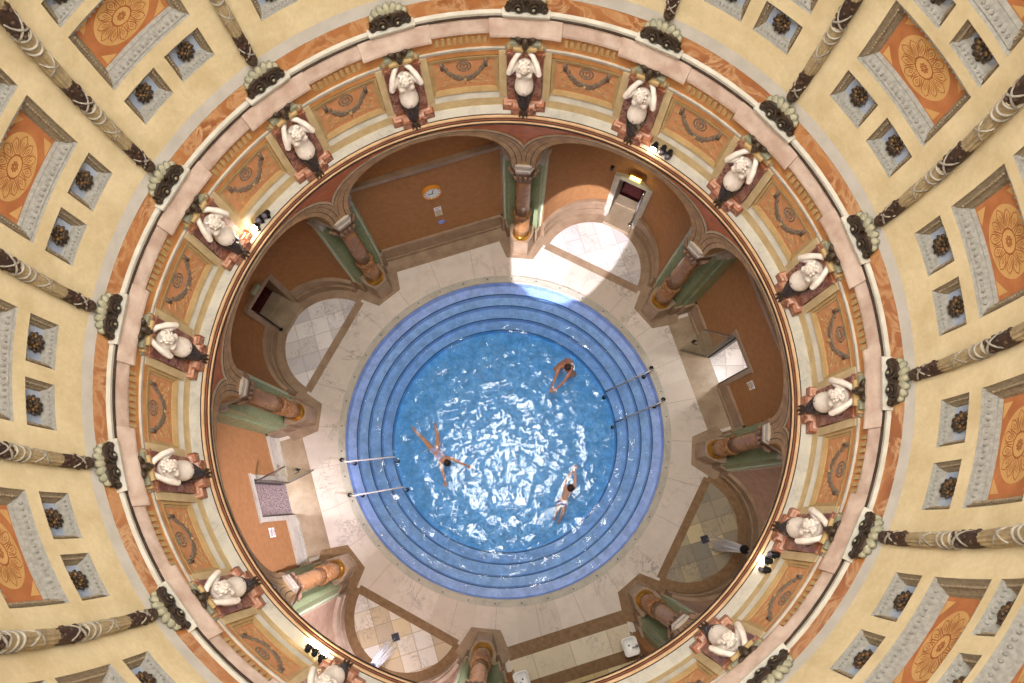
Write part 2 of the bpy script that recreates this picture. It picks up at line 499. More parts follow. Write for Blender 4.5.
tn = [0]
def trim(mb, mats, name='trim'):
    tn[0] += 1
    return struct(mb.build('%s_%d' % (name, tn[0]), mats))
H = .006
for b in BAYS:
    B = bay(MID[b]); m = MB()
    if b in APSE:
        m.box(-1.62, 1.62, 5.82, 6.06, -.02, H - .002, 0, B)
        n = 40
        arc = lambda r, k: (AC + .02) and (r * sin(-pi / 2 + pi * k / n), AC + r * cos(-pi / 2 + pi * k / n))
        vs = []; fs = []
        for k in range(n + 1):
            for r in (1.54, AW): t, rr = arc(r, k); vs.append(B(t, rr, H))
        fs = [(2 * k, 2 * k + 1, 2 * k + 3, 2 * k + 2) for k in range(n)]
        m.add(vs, fs)
        trim(m, 'band_stone' if b in ('SE', 'SW') else 'dado_stone', 'trim_floor_band')
        mm = MB(); C = B(0, AC, 0); ra = radians(-MID[b] + 45)
        vs = [Vector((0, 0, 0))] ; k0 = []
        for k in range(n + 1):
            t, rr = arc(1.54, k); q = B(t, rr, 0) - C; vs.append(Matrix.Rotation(-ra, 3, 'Z') @ q)
        mm.add([Vector((p.x, p.y, .003)) for p in vs], [(0, k + 1, k + 2) for k in range(n)])
        o = mm.build('floor_niche', {'NE': 'apse_pale', 'NW': 'apse_pale', 'SW': 'apse_mixed', 'SE': 'apse_aged'}[b])
        o.location = C; o.rotation_euler = (0, 0, ra); struct(o)
    else:
        D = FLAT[b]
        if b == 'N':
            m.box(-2.2, 2.2, 5.93, D, -.02, H, 0, B); trim(m, 'dado_stone', 'trim_floor_band')
        elif b == 'S':
            m.box(-1.75, 1.75, 5.84, 6.22, -.02, H, 0, B); m.box(-1.75, 1.75, 6.89, 7.22, -.02, H, 0, B)
            trim(m, 'band_stone', 'trim_floor_band')
            mm = MB(); mm.box(-1.75, 1.75, .2, .87, -.01, .004)
            o = mm.build('floor_bay', 'cream_tile'); o.location = B(0, 6.02, 0); o.rotation_euler = (0, 0, radians(-MID[b])); struct(o)
            mm = MB(); mm.box(-2.0, 2.0, -.55, .55, -.01, .004)
            o = mm.build('floor_bay', 'yellow_tile'); o.location = B(0, 7.76, 0); o.rotation_euler = (0, 0, radians(-MID[b])); struct(o)
        else:
            m.box(-1.8, 1.8, 5.85, D + .06, -.02, .004, 0, B); trim(m, 'taupe_floor', 'trim_floor_band')
# bands around the column plinths
for i in range(8):
    B = bay(TH0 + 45 * i); m = MB()
    poly = [(-.42, 5.61), (.42, 5.61), (.80, 6.30), (.60, 6.55), (-.60, 6.55), (-.80, 6.30)]
    m.prism([B(t, r, 0) for t, r in poly], -.02, H + .002)
    trim(m, 'band_stone' if i in (3, 5) else 'dado_stone', 'trim_plinth_band')

# ------------------------------------------------------------------ walls of the bays
WN = {'NE': 'northeast', 'E': 'east', 'SE': 'southeast', 'S': 'south', 'SW': 'southwest', 'W': 'west', 'NW': 'northwest', 'N': 'north'}
DZ = .72
for b in BAYS:
    B = bay(MID[b]); m = MB(); d = MB()
    if b in FLAT:
        D = FLAT[b]
        if b in DOOR:
            t0, t1, h = DOOR[b]
            m.box(-2.6, t0, D, D + .25, 0, HT, 0, B); m.box(t1, 2.6, D, D + .25, 0, HT, 0, B); m.box(t0, t1, D, D + .25, h, HT, 0, B)
            segs = [(-2.2, t0 - .12), (t1 + .12, 2.2)]
            f = MB()                                   # stone door surround
            f.box(t0 - .13, t0, D - .035, D + .26, 0, h + .12, 0, B); f.box(t1, t1 + .13, D - .035, D + .26, 0, h + .12, 0, B)
            f.box(t0, t1, D - .035, D + .26, h, h + .12, 0, B)
            f.box(t0 - .15, t1 + .15, D - .05, D - .0, h + .12, h + .16, 0, B)
            trim(f, 'dado_stone' if b == 'E' else 'pale_ledge', 'trim_door_surround')
            f = MB(); f.box(-2.15, 2.15, D - .09, D + .02, 3.94, 4.02, 0, B); f.box(-2.15, 2.15, D - .14, D + .02, 4.02, 4.13, 0, B)
            trim(f, 'dado_stone', 'trim_wall_moulding')
            r = MB()                                   # the lobby beyond
            r.box(t0 - .7, t1 + .7, D + .06, D + 2.2, -.05, .003, 0, B)
            struct(r.build('floor_lobby', 'doormat' if b == 'W' else 'apse_pale'))
        else:
            m.box(-2.9, 2.9, D, D + .25, 0, HT, 0, B); segs = [(-2.2, 2.2)]
            if b == 'N':
                f = MB(); f.box(-2.15, 2.15, D - .09, D + .02, 3.94, 4.02, 0, B); f.box(-2.15, 2.15, D - .14, D + .02, 4.02, 4.13, 0, B)
                trim(f, 'dado_stone', 'trim_wall_moulding')
        for s0, s1 in segs:
            d.box(s0, s1, D - .05, D + .01, 0, DZ - .1, 0, B); d.box(s0, s1, D - .08, D + .01, 0, .14, 0, B)
            d.box(s0, s1, D - .075, D + .01, DZ - .1, DZ, 0, B)
        if b == 'S':                                   # side returns carrying the washbasins
            for s in (-1, 1):
                m.box(min(s * 1.76, s * 2.3), max(s * 1.76, s * 2.3), 6.5, D, 0, HT, 0, B)
                d.box(min(s * 1.72, s * 1.77), max(s * 1.72, s * 1.77), 6.46, D, 0, DZ, 0, B)
    else:
        n = 48
        dr = ADOOR.get(b)
        def wallpt(r, th): return (r * sin(th), AC + r * cos(th))
        angs = [radians(-82) + radians(164) * k / n for k in range(n + 1)]
        if dr:
            a0 = math.asin(dr[0] / AW); a1 = math.asin(dr[1] / AW)
            angs = sorted([a for a in angs if abs(a - a0) > .03 and abs(a - a1) > .03] + [a0, a1])
        def shell(mb, r0, r1, z0, z1, skip=None, mi=0):
            for k in range(len(angs) - 1):
                am = (angs[k] + angs[k + 1]) / 2
                if skip and skip[0] < am < skip[1]: continue
                q = [wallpt(r0, angs[k]), wallpt(r1, angs[k]), wallpt(r1, angs[k + 1]), wallpt(r0, angs[k + 1])]
                vs = [B(t, rr, z) for z in (z0, z1) for t, rr in q]
                mb.add(vs, [(0, 1, 2, 3), (7, 6, 5, 4), (0, 4, 5, 1), (1, 5, 6, 2), (2, 6, 7, 3), (3, 7, 4, 0)], mi)
        if dr:
            shell(m, AW, AW + .25, 0, dr[2], (a0, a1)); shell(m, AW, AW + .25, dr[2], HT)
            e = .085
            sk = (a0 - e, a1 + e)
            angs2 = angs; angs = sorted([a for a in angs if abs(a - sk[0]) > .03 and abs(a - sk[1]) > .03] + list(sk))
            shell(d, AW - .11, AW + .02, 0, .3, sk); shell(d, AW - .07, AW + .02, .3, DZ - .12, sk); shell(d, AW - .10, AW + .02, DZ - .12, DZ, sk)
            # doorway: stone jambs, lintel, raised threshold slab and dark passage behind
            t0, t1, h = dr; f = MB(); rw = AC + AW
            f.box(t0 - .17, t0, rw - .16, rw + .75, 0, h + .16, 0, B); f.box(t1, t1 + .17, rw - .16, rw + .75, 0, h + .16, 0, B)
            f.box(t0, t1, rw - .12, rw + .75, h, h + .16, 0, B)
            trim(f, 'pale_ledge' if b == 'NE' else 'dado_stone', 'trim_door_surround')
            s = MB(); s.box(t0 - .03, t1 + .03, AC + 1.5, rw + .6, 0, .16, 0, B); s.box(t0, t1, rw + .3, rw + .6, .16, .21, 0, B)
            trim(s, 'taupe_floor', 'trim_threshold')
            p = MB(); z = h + .2
            p.box(t0 - .5, t1 + .5, rw + .6, rw + 2.2, 0, .12, 0, B)
            p.box(t0 - .55, t0 - .5, rw + .7, rw + 2.2, 0, z, 0, B); p.box(t1 + .5, t1 + .55, rw + .7, rw + 2.2, 0, z, 0, B)
            p.box(t0 - .55, t1 + .55, rw + 2.2, rw + 2.25, 0, z, 0, B); p.box(t0 - .55, t1 + .55, rw + .7, rw + 2.25, z, z + .05, 0, B)
            struct(p.build('floor_passage', 'red_carpet'))
        else:
            shell(m, AW, AW + .25, 0, HT)
            shell(d, AW - .11, AW + .02, 0, .3); shell(d, AW - .07, AW + .02, .3, DZ - .12); shell(d, AW - .10, AW + .02, DZ - .12, DZ)
    struct(m.build('wall_' + WN[b], 'niche_stone' if b in ('SW', 'SE') else 'terracotta_paint'))
    struct(d.build('baseboard_' + WN[b], 'pink_cornice' if b == 'SW' else ('pale_ledge' if b == 'W' else 'dado_stone')))

# piers between the bays, bay ceiling, outer shell
for i in range(8):
    a = TH0 + 45 * i; L_ = bay(a - 22.5); R_ = bay(a + 22.5)
    bl, br = BAYS[(i - 1) % 8], BAYS[i]
    dl = FLAT.get(bl, 6.3) + .15; dr_ = FLAT.get(br, 6.3) + .15
    dl = min(dl, 6.9); dr_ = min(dr_, 6.9)
    poly = [R_(-2.06, 6.10, 0), R_(-2.06, dr_, 0), P(a, 8.2, 0), L_(2.06, dl, 0), L_(2.06, 6.10, 0)]
    m = MB(); m.prism(poly, 0, HT)
    struct(m.build('wall_pier', 'terracotta_paint'))
m = MB(); m.ring([(5.10, HT), (5.10, HT + .12), (10.6, HT + .12), (10.6, HT)], step=5)
struct(m.build('ceiling_bays', 'terracotta_paint'))
m = MB(); m.ring([(10.3, -.3), (10.6, -.3), (10.6, HT + .3), (10.3, HT + .3)], step=5)
struct(m.build('wall_outer', 'cream_stone'))

# ------------------------------------------------------------------ arches and spandrels
ZS = 4.62
def face(z): return 5.335 - .137 * (z - ZS)      # the arch wall leans inwards as it rises
def ell_pt(a, b_, ph): return a * cos(ph), ZS + b_ * sin(ph)
for b in BAYS:
    B = bay(MID[b]); m = MB(); n = 44
    # stepped archivolt profile from the opening outwards: (half-width, rise, face distance)
    prof = [(1.93, 2.05, None), (1.93, 2.05, .03), (2.03, 2.12, .03), (2.05, 2.13, .02), (2.16, 2.18, .01), (2.175, 2.19, .0), (2.26, 2.23, -.02), (2.275, 2.235, -.015), (2.33, 2.26, -.015), (2.33, 2.26, .12)]
    smi = [0, 0, 1, 0, 1, 0, 1, 2, 2]  # dark strips paint in the shade of the grooves between the fasciae
    vs = []
    for k in range(n + 1):
        ph = pi * k / n
        for (aa, bb, d_) in prof:
            t, z = ell_pt(aa, bb, ph)
            r = 6.15 if d_ is None else face(z) + d_
            lim = (r + .01) * math.tan(pi / 8) if r < 5.6 else 2.35
            vs.append(B(max(-lim, min(lim, t)), r, z))
    q = len(prof)
    for i in range(q - 1):
        m.add([vs[k * q + e] for k in range(n + 1) for e in (i, i + 1)], [(2 * k, 2 * k + 1, 2 * k + 3, 2 * k + 2) for k in range(n)], smi[i], False)
    trim(m, ['arch_stone', 'groove_shade', 'arch_pale'], 'trim_arch')
    s = MB(); vs = []
    nn = 40
    for k in range(nn + 1):
        f0 = -1 + 2 * k / nn
        zz = ZS + .5
        for _ in range(12):                        # where this bearing meets the outer edge of the arch
            t = f0 * math.tan(pi / 8) * (face(zz) + .02)
            zz = ZS + 2.26 * sqrt(max(0, 1 - (t / 2.33) ** 2)) - .03
        ang = atan2(t, face(zz) + .02)
        for f in (0, .5, 1):
            R = (face(zz) + .02) / cos(ang) * (1 - f) + 5.005 * f
            pnt = P(MID[b] + degrees(ang), R, zz * (1 - f) + 7.02 * f); vs.append(pnt)
    s.add(vs, [(k * 3 + i, k * 3 + i + 1, (k + 1) * 3 + i + 1, (k + 1) * 3 + i) for k in range(nn) for i in range(2)], 0, True)
    struct(s.build('wall_spandrel', 'spandrel_brown'))

# rim mouldings, ledge, drum wall, cornice
m = MB()
def bead(R0, z0, z1, dR, mi):
    zc = (z0 + z1) / 2
    m.ring([(R0 + .2, z0), (R0, z0), (R0 - dR, zc - (z1 - z0) * .2), (R0 - dR, zc + (z1 - z0) * .2), (R0, z1), (R0 + .2, z1)], step=2.5, mi=mi, raised=True)
for R0, z0, z1, mi in ((4.965, 6.985, 7.015, 2), (4.982, 7.0, 7.032, 0), (5.004, 7.015, 7.048, 2), (5.014, 7.03, 7.066, 1), (5.030, 7.045, 7.078, 2), (5.038, 7.06, 7.108, 0), (5.076, 7.08, 7.118, 2)):  # dark rings colour in the shaded gaps between the mouldings
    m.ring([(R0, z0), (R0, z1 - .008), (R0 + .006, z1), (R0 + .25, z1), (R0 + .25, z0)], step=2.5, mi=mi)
struct(m.build('trim_rim', ['moulding_pink', 'moulding_red', 'gap_shade']))
m = MB(); m.ring([(5.088, 7.09), (5.088, 7.124), (5.29, 7.13), (5.5, 7.13), (5.5, 7.09)], step=2.5)
struct(m.build('trim_ledge', 'pale_ledge'))
m = MB()
m.ring([(5.395, 6.86), (5.395, 7.05), (5.70, 7.05), (5.70, 6.86)], mi=0, raised=True)
m.ring([(5.395, 7.05), (5.465, 7.17), (5.70, 7.17), (5.70, 7.05)], mi=1, raised=True)
m.ring([(5.470, 7.17), (5.470, 8.10), (5.70, 8.10), (5.70, 7.17)], mi=0, raised=True)
struct(m.build('wall_drum', ['cream_stone', 'white_stone']))
m = MB()
m.ring([(5.42, 7.96), (5.40, 7.98), (5.40, 8.08), (5.70, 8.08), (5.70, 7.96)], mi=0, raised=True)
m.ring([(5.385, 8.08), (5.375, 8.13), (5.70, 8.13), (5.70, 8.08)], mi=1, raised=True)
m.ring([(5.41, 8.13), (5.40, 8.46), (5.70, 8.46), (5.70, 8.13)], mi=0, raised=True)
for s in range(16):
    for k in range(9):
        a = TH0 + 22.5 * s + 11.25 + (k - 4) * 1.05
        vs = [P(a + x, *U(R, z)) for z in (8.24, 8.36) for R in (5.375, 5.41) for x in (-.3, .3)]
        m.add(vs, [(0, 1, 3, 2), (4, 6, 7, 5), (0, 4, 5, 1), (2, 3, 7, 6), (0, 2, 6, 4), (1, 5, 7, 3)], 2)
struct(m.build('trim_architrave', ['orange_stone', 'white_stone', 'frame_ochre']))
m = MB()
for s in range(16):
    a = TH0 + 22.5 * s
    m.ring([(5.34, 8.40), (5.31, 8.42), (5.282, 8.42), (5.282, 8.46), (5.345, 8.70), (5.70, 8.70), (5.70, 8.40)], a - 6.2, a + 6.2, 1.55, raised=True)
    m.ring([(5.375, 8.44), (5.335, 8.45), (5.335, 8.49), (5.375, 8.70), (5.70, 8.70), (5.70, 8.44)], a + 6.2, a + 16.3, 1.7, raised=True)
struct(m.build('trim_cornice', 'pink_cornice'))
m = MB()
m.ring([(5.348, 8.695), (5.348, 8.712), (5.7, 8.712), (5.7, 8.695)], mi=1, raised=True)  # flat dark strip painted in as the shadow line under the ledge
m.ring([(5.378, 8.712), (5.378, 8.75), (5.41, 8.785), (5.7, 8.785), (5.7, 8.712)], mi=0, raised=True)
struct(m.build('trim_attic_ledge', ['white_stone', 'gap_shade']))
m = MB(); m.ring([(5.412, 8.785), (5.425, 9.0), (5.7, 9.0), (5.7, 8.785)], raised=True)
struct(m.build('trim_attic', 'orange_marble'))

# ------------------------------------------------------------------ dome with coffers
def S(a, th, R=RD):
    th = radians(th); return P(a, R * cos(th), ZC + (R - RD + RZ) * sin(th))
def nrm(th):                                   # outward normal in the (y, z) plane at bearing 0
    th = radians(th); return Vector((0, RZ * cos(th), RD * sin(th))).normalized()
SMALL_A = ((-7.1, -1.0), (1.0, 7.1))
BIG_A = (-7.1, 7.1)
ROWS = [('small', 5.5, 9.5), ('big', 11.2, 18.9), ('small', 20.1, 23.1), ('big', 24.2, 32.2)]
TOPT = 42.6
cof = []                                        # (sector, row index, slot)
for s in range(16):
    mid = TH0 + 22.5 * s + 11.25
    for ri, (kind, t0, t1) in enumerate(ROWS):
        for si, (a0, a1) in enumerate(SMALL_A if kind == 'small' else (BIG_A,)):
            pts = [S(mid + a0 + (a1 - a0) * u / 4, t0 + (t1 - t0) * v / 4) for u in range(5) for v in range(5)]
            if seen(pts, 0): cof.append((s, ri, si))
cset = set(cof)
m = MB()
us_t = [0, 1.7] + sorted({x for r in ROWS for x in r[1:]} | {7.5, 13, 15, 17, 21.5, 26, 28, 30, 35, 38, TOPT})
for s in range(16):
    mid = TH0 + 22.5 * s + 11.25
    As = [-11.25, -9.4, -7.1, -5.1, -3.1, -1.0, 1.0, 3.1, 5.1, 7.1, 9.4, 11.25]
    for i in range(len(us_t) - 1):
        ta, tb = us_t[i], us_t[i + 1]; tm = (ta + tb) / 2
        for j in range(len(As) - 1):
            am = (As[j] + As[j + 1]) / 2; hole = False
            for ri, (kind, t0, t1) in enumerate(ROWS):
                if t0 < tm < t1:
                    for si, (a0, a1) in enumerate(SMALL_A if kind == 'small' else (BIG_A,)):
                        if a0 < am < a1 and (s, ri, si) in cset: hole = True
            if hole: continue
            m.add([S(mid + As[j], ta), S(mid + As[j + 1], ta), S(mid + As[j + 1], tb), S(mid + As[j], tb)], [(0, 1, 2, 3)], 1 if tb <= 1.71 else 0, True)
struct(m.build('ceiling', ['dome_plaster', 'grey_plaster']))
# outer shell of the dome so that daylight only enters by the eye
m = MB()
def q_(t, d): t = radians(t); return ((RD + d) * cos(t), ZC + (RZ + d) * sin(t))
prof = [(5.75, 6.75), (6.05, 6.75)] + [q_(t, .75) for t in (0, 8, 16, 24, 32, TOPT)] + [q_(TOPT, 0)] + [q_(t, .42) for t in (41, 32, 24, 16, 8, 0)]
m.ring(prof, step=5)
struct(m.build('ceiling_outer_shell', 'cream_stone'))

# unseen baffle added above the eye to narrow the daylight opening
RT, ZT = RD * cos(radians(TOPT)), ZC + RZ * sin(radians(TOPT)); RO, ZO = 2.5, 17.2
m = MB(); m.ring([(RT, ZT - .02), (RT + .3, ZT - .02), (RT + .3, ZO), (RT, ZO)], step=6)
struct(m.build('wall_lantern', 'grey_plaster'))
m = MB(); m.ring([(RO, ZO), (RT + .3, ZO), (RT + .3, ZO + .15), (RO, ZO + .15)], step=6)
struct(m.build('ceiling_lantern', 'grey_plaster'))

def coffer_mesh(kind, t0, t1, a0, a1):
    """meshes in the local frame of a root at the middle of the opening, for bearing 0"""
    dep = .11 if kind == 'big' else .10
    ins = .125 if kind == 'big' else .085
    tm = (t0 + t1) / 2; c0 = S(0, tm, RD)
    dt = degrees(ins / RZ); da = degrees(ins / (RD * cos(radians(tm))))
    hb = (a1 - a0) / 2
    def F(u, v, d, k):                          # u,v in -1..1 over the opening shrunk by fraction k of the inset
        a = u * (hb - da * k); t = tm + v * ((t1 - t0) / 2 - dt * k); return S(a, t, RD + d) - c0
    per = [(-1 + 2 * i / 6, -1) for i in range(6)] + [(1, -1 + 2 * i / 6) for i in range(6)] + [(1 - 2 * i / 6, 1) for i in range(6)] + [(-1, 1 - 2 * i / 6) for i in range(6)]
    fr = MB()
    st = [(0, 0), (.02, .10), (.03, .18), (.012, .26), (dep * .75, .78), (dep * .72, .86), (dep, 1.0)]
    vs = [F(u, v, d, k) for d, k in st for u, v in per]; n = len(per)
    mi = [1 if (6 <= i < 12 or 18 <= i < 24) else 0 for i in range(n)]
    for j in range(len(st) - 1):
        for i in range(n):
            fr.add([vs[j * n + i], vs[j * n + (i + 1) % n], vs[(j + 1) * n + (i + 1) % n], vs[(j + 1) * n + i]], [(0, 1, 2, 3)], mi[i])
    # egg-and-dart beads along the slope
    nb = 16 if kind == 'big' else 8
    for side in range(4):
        for i in range(nb):
            w_ = -1 + (2 * i + 1) / nb; w_ *= .93
            u, v = ((w_, -1), (1, w_), (w_, 1), (-1, w_))[side]
            p = F(u, v, dep * .30, .50); q = .016 if kind == 'big' else .013
            fr.ell(p, (q, q, q), 6, 4, 1 if side in (1, 3) else 0)
    bk = MB(); g = [-1 + 2 * i / 6 for i in range(7)]
    bk.grid(lambda u, v: F(u, v, dep, .98), g, g)
    return dict(frame=fr, back=bk, F=F, dep=dep, c0=c0, tm=tm)

def medallion(F, dep):
    """painted oval flower: plate, outline ring, petals and corner triangles as thin inlay"""
    md = MB()
    U, V = .74, .86
    f = lambda u, v, h=0.004: F(u, v, dep - h, .98)
    n = 48
    vs = [f(0, 0)]
    for r in (.5, 1):
        vs += [f(U * r * cos(2 * pi * k / n), V * r * sin(2 * pi * k / n)) for k in range(n)]
    fs = [(0, 1 + k, 1 + (k + 1) % n) for k in range(n)] + [(1 + k, 1 + n + k, 1 + n + (k + 1) % n, 1 + (k + 1) % n) for k in range(n)]
    md.add(vs, fs, 0)
    for sx in (-1, 1):
        for sy in (-1, 1):
            md.add([f(.90 * sx, .93 * sy), f(.58 * sx, .93 * sy), f(.90 * sx, .52 * sy)], [(0, 1, 2)], 0)
    ln = MB()
    def strip(pts, w, closed=False):
        m_ = len(pts); L_ = []; 
        for i in range(m_):
            a = pts[i - 1] if (closed or i) else pts[i]; c = pts[(i + 1) % m_] if (closed or i < m_ - 1) else pts[i]
            dx, dy = c[0] - a[0], c[1] - a[1]; l = math.hypot(dx, dy) or 1; nx, ny = -dy / l * w, dx / l * w
            L_.append((f(pts[i][0] + nx, pts[i][1] + ny, .007), f(pts[i][0] - nx, pts[i][1] - ny, .007)))
        vs_ = [p for q in L_ for p in q]
        ln.add(vs_, [(2 * i, 2 * i + 1, (2 * i + 3) % (2 * m_), (2 * i + 2) % (2 * m_)) for i in range(m_ if closed else m_ - 1)])
    ell_ = lambda r, k, n_: (U * r * cos(2 * pi * k / n_), V * r * sin(2 * pi * k / n_))
    strip([ell_(.34, k, 32) for k in range(32)], .022, True)
    strip([ell_(.12 + .04 * cos(8 * 2 * pi * k / 48), k, 48) for k in range(48)], .014, True)
    strip([ell_(.055, k, 12) for k in range(12)], .014, True)
    for k in range(12):
        a = 2 * pi * k / 12 + .13
        big = k % 2 == 0
        pts = []
        for (rr, off) in [(.36, 0), (.48, -.12), (.66, -.20), (.78, -.15), (.87, 0), (.78, .15), (.66, .20), (.48, .12)]:
            rr = rr if not big else .36 + (rr - .36) * 1.12
            pts.append((U * rr * cos(a + off), V * rr * sin(a + off)))
        strip(pts, .013, True)
        strip([(U * rr * cos(a + o_), V * rr * sin(a + o_)) for rr, o_ in ((.52, 0), (.64, -.07), (.74, 0), (.64, .07))], .011, True)
        strip([(U * rr * cos(a + .26 + o_), V * rr * sin(a + .26 + o_)) for rr, o_ in ((.40, 0), (.60, .02), (.72, -.03), (.80, .02))], .011)
    return md, ln

def rosette(F, dep, tm):
    ro = MB(); c = F(0, 0, dep, .98)
    n_ = -nrm(tm); u = Vector((1, 0, 0)); v = n_.cross(u)
    R0 = Matrix((u, v, n_)).transposed()
    ro.ell(c + n_ * .015, (.08, .084, .035), 14, 8, 0, R0)
    for lay, (rad, hh, cnt, ln_, wd, ph) in enumerate(((.080, .026, 10, .046, .029, 0), (.054, .046, 8, .040, .026, .35), (.025, .064, 5, .028, .02, .1))):
        for k in range(cnt):
            a = 2 * pi * k / cnt + ph
            p = c + u * rad * cos(a) + v * rad * 1.1 * sin(a) + n_ * hh
            Rz = R0 @ Matrix.Rotation(a, 3, 'Z') @ Matrix.Rotation(-.35, 3, 'Y')
            ro.ell(p, (ln_, wd, .018), 8, 6, 1 if (k + lay) % 3 == 1 else 0, Rz)
    ro.ell(c + n_ * .07, (.02, .02, .016), 8, 6, 1, R0)
    return ro

proto = {}
ORD = ('first', 'second')
for (s, ri, si) in cof:
    kind, t0, t1 = ROWS[ri]
    a0, a1 = (SMALL_A if kind == 'small' else (BIG_A,))[si]
    bear = TH0 + 22.5 * s + 11.25 + (a0 + a1) / 2
    loc = S(bear, (t0 + t1) / 2, RD); rz = radians(-bear)
    if ri not in proto:
        g = coffer_mesh(kind, t0, t1, a0, a1)
        root = empty('large_coffer' if kind == 'big' else 'small_coffer', loc, rz)
        g['frame'].build('frame', ['coffer_grey', 'coffer_stone'], root)
        if kind == 'big':
            bp = g['back'].build('painted_panel', 'coffer_orange', root)
            md, ln = medallion(g['F'], g['dep'])
            me = md.build('medallion', 'medallion_tan', bp)
            ln.build('flower_outline', 'medallion_line', bp)
        else:
            g['back'].build('back_panel', 'coffer_blue', root)
            rosette(g['F'], g['dep'], g['tm']).build('rosette', ['dark_bronze', 'gilded_bronze'], root)
        proto[ri] = root
    else:
        root = dup(proto[ri], loc, rz)
    row = 'lower' if ri < 2 else 'upper'
    if kind == 'big':
        tag(root, 'orange flower coffer, %s row, clockwise of rib above %s' % (row, place(s)), 'coffer', 'painted coffers of the dome')
    else:
        tag(root, 'rosette coffer, %s row, %s clockwise from rib above %s' % (row, ORD[si], place(s)), 'coffer', 'rosette coffers of the dome')

LEAN = radians(5.1)
def mount(r, a, R, z, sz=1.116, sx=.963, lean=LEAN):
    r.location = P(a, *U(R, z)); r.rotation_euler = (lean, 0, radians(-a)); r.scale = (sx, sx, sz)
# ------------------------------------------------------------------ garland ribs
def rib_proto():
    root = empty('garland_rib', S(0, .8), 0.0); o = S(0, .8); K = .68
    c = lambda t, d=.0: S(0, t, RD - .05 - d) - o
    def sect(t0, t1, r0, r1, n, fl, mat, name, lumps=0):
        m = MB(); k = 8; vs = []
        N_ = 24; r0 *= K; r1 *= K
        for i in range(k + 1):
            t = t0 + (t1 - t0) * i / k; r = r0 + (r1 - r0) * i / k; r *= 1 + .12 * sin(pi * i / k)
            p = c(t); T = Vector((0, -sin(radians(t)), cos(radians(t)))); nn = nrm(t); x = Vector((1, 0, 0))
            for q in range(N_):
                a = 2 * pi * q / N_; rr = r * (1 + fl * (1 if q % 2 else -1))
                vs.append(p + x * rr * cos(a) + nn * rr * sin(a))
        fs = [(i * N_ + q, i * N_ + (q + 1) % N_, (i + 1) * N_ + (q + 1) % N_, (i + 1) * N_ + q) for i in range(k) for q in range(N_)]
        fs += [tuple(range(N_)), tuple(range(k * N_, (k + 1) * N_))]
        m.add(vs, fs, 0, fl == 0)
        if lumps:
            rnd = random.Random(int(t0 * 100))
            for i in range(lumps):
                t = t0 + (t1 - t0) * (i + .5) / lumps; a = rnd.uniform(pi, 2 * pi); r = r0 * 1.02
                nn = nrm(t)
                m.ell(c(t) + Vector((1, 0, 0)) * r * cos(a) + nn * r * sin(a), (.028, .028, .022), 6, 4)
        return m.build(name, mat, root)
    def band(t, r, mat='ribbon_grey'):
        m = MB(); r *= K; nn = nrm(t)
        m.tube([c(t) + Vector((1, 0, 0)) * r * cos(2 * pi * q / 20) + nn * r * sin(2 * pi * q / 20) for q in range(20)], .012, 6, closed=True)
        return m.build('ring_band', mat, root)
    def cross(t0, t1, r):
        m = MB(); r *= K
        for sg in (-1, 1):
            pts = []
            for i in range(13):
                t = t0 + (t1 - t0) * i / 12; a = 1.5 * pi + sg * (i / 12 - .5) * 2.6; nn = nrm(t)
                pts.append(c(t) + Vector((1, 0, 0)) * r * cos(a) + nn * r * sin(a))
            m.tube(pts, .011, 6)
        return m.build('crossed_ribbon', 'ribbon_grey', root)
    m = MB(); m.ell(c(2.5), (.078, .078, .08), 14, 8); m.build('bud_tip', 'dark_bronze', root)
    t = 3.0
    while t < 40:
        sect(t, t + 3.6, .098, .104, 20, .03, 'brown_leaf', 'leaf_section', 10); cross(t - .2 if t > 4 else t, t + 1.9, .112)
        sect(t + 3.6, t + 8.2, .104, .094, 24, .07, 'straw_flute', 'fluted_section'); cross(t + 5.4, t + 7.2, .108)
        sect(t + 8.2, t + 10.4, .094, .098, 20, .0, 'straw_flute', 'plain_section')
        band(t + 8.4, .112); band(t + 9.2, .112); band(t + 10.2, .114)
        t += 10.4
    return root
rp = None
for k in range(16):
    a = TH0 + 22.5 * k
    if not seen([S(a, t) for t in range(1, 42, 2)], -4): continue
    if rp is None: rp = r = rib_proto(); r.location = S(a, .8); r.rotation_euler = (0, 0, radians(-a))
    else: r = dup(rp, S(a, .8), radians(-a))
    tag(r, 'bundled leaf and ribbon garland rib rising above the %s' % place(k), 'dome rib', 'garland ribs of the dome')

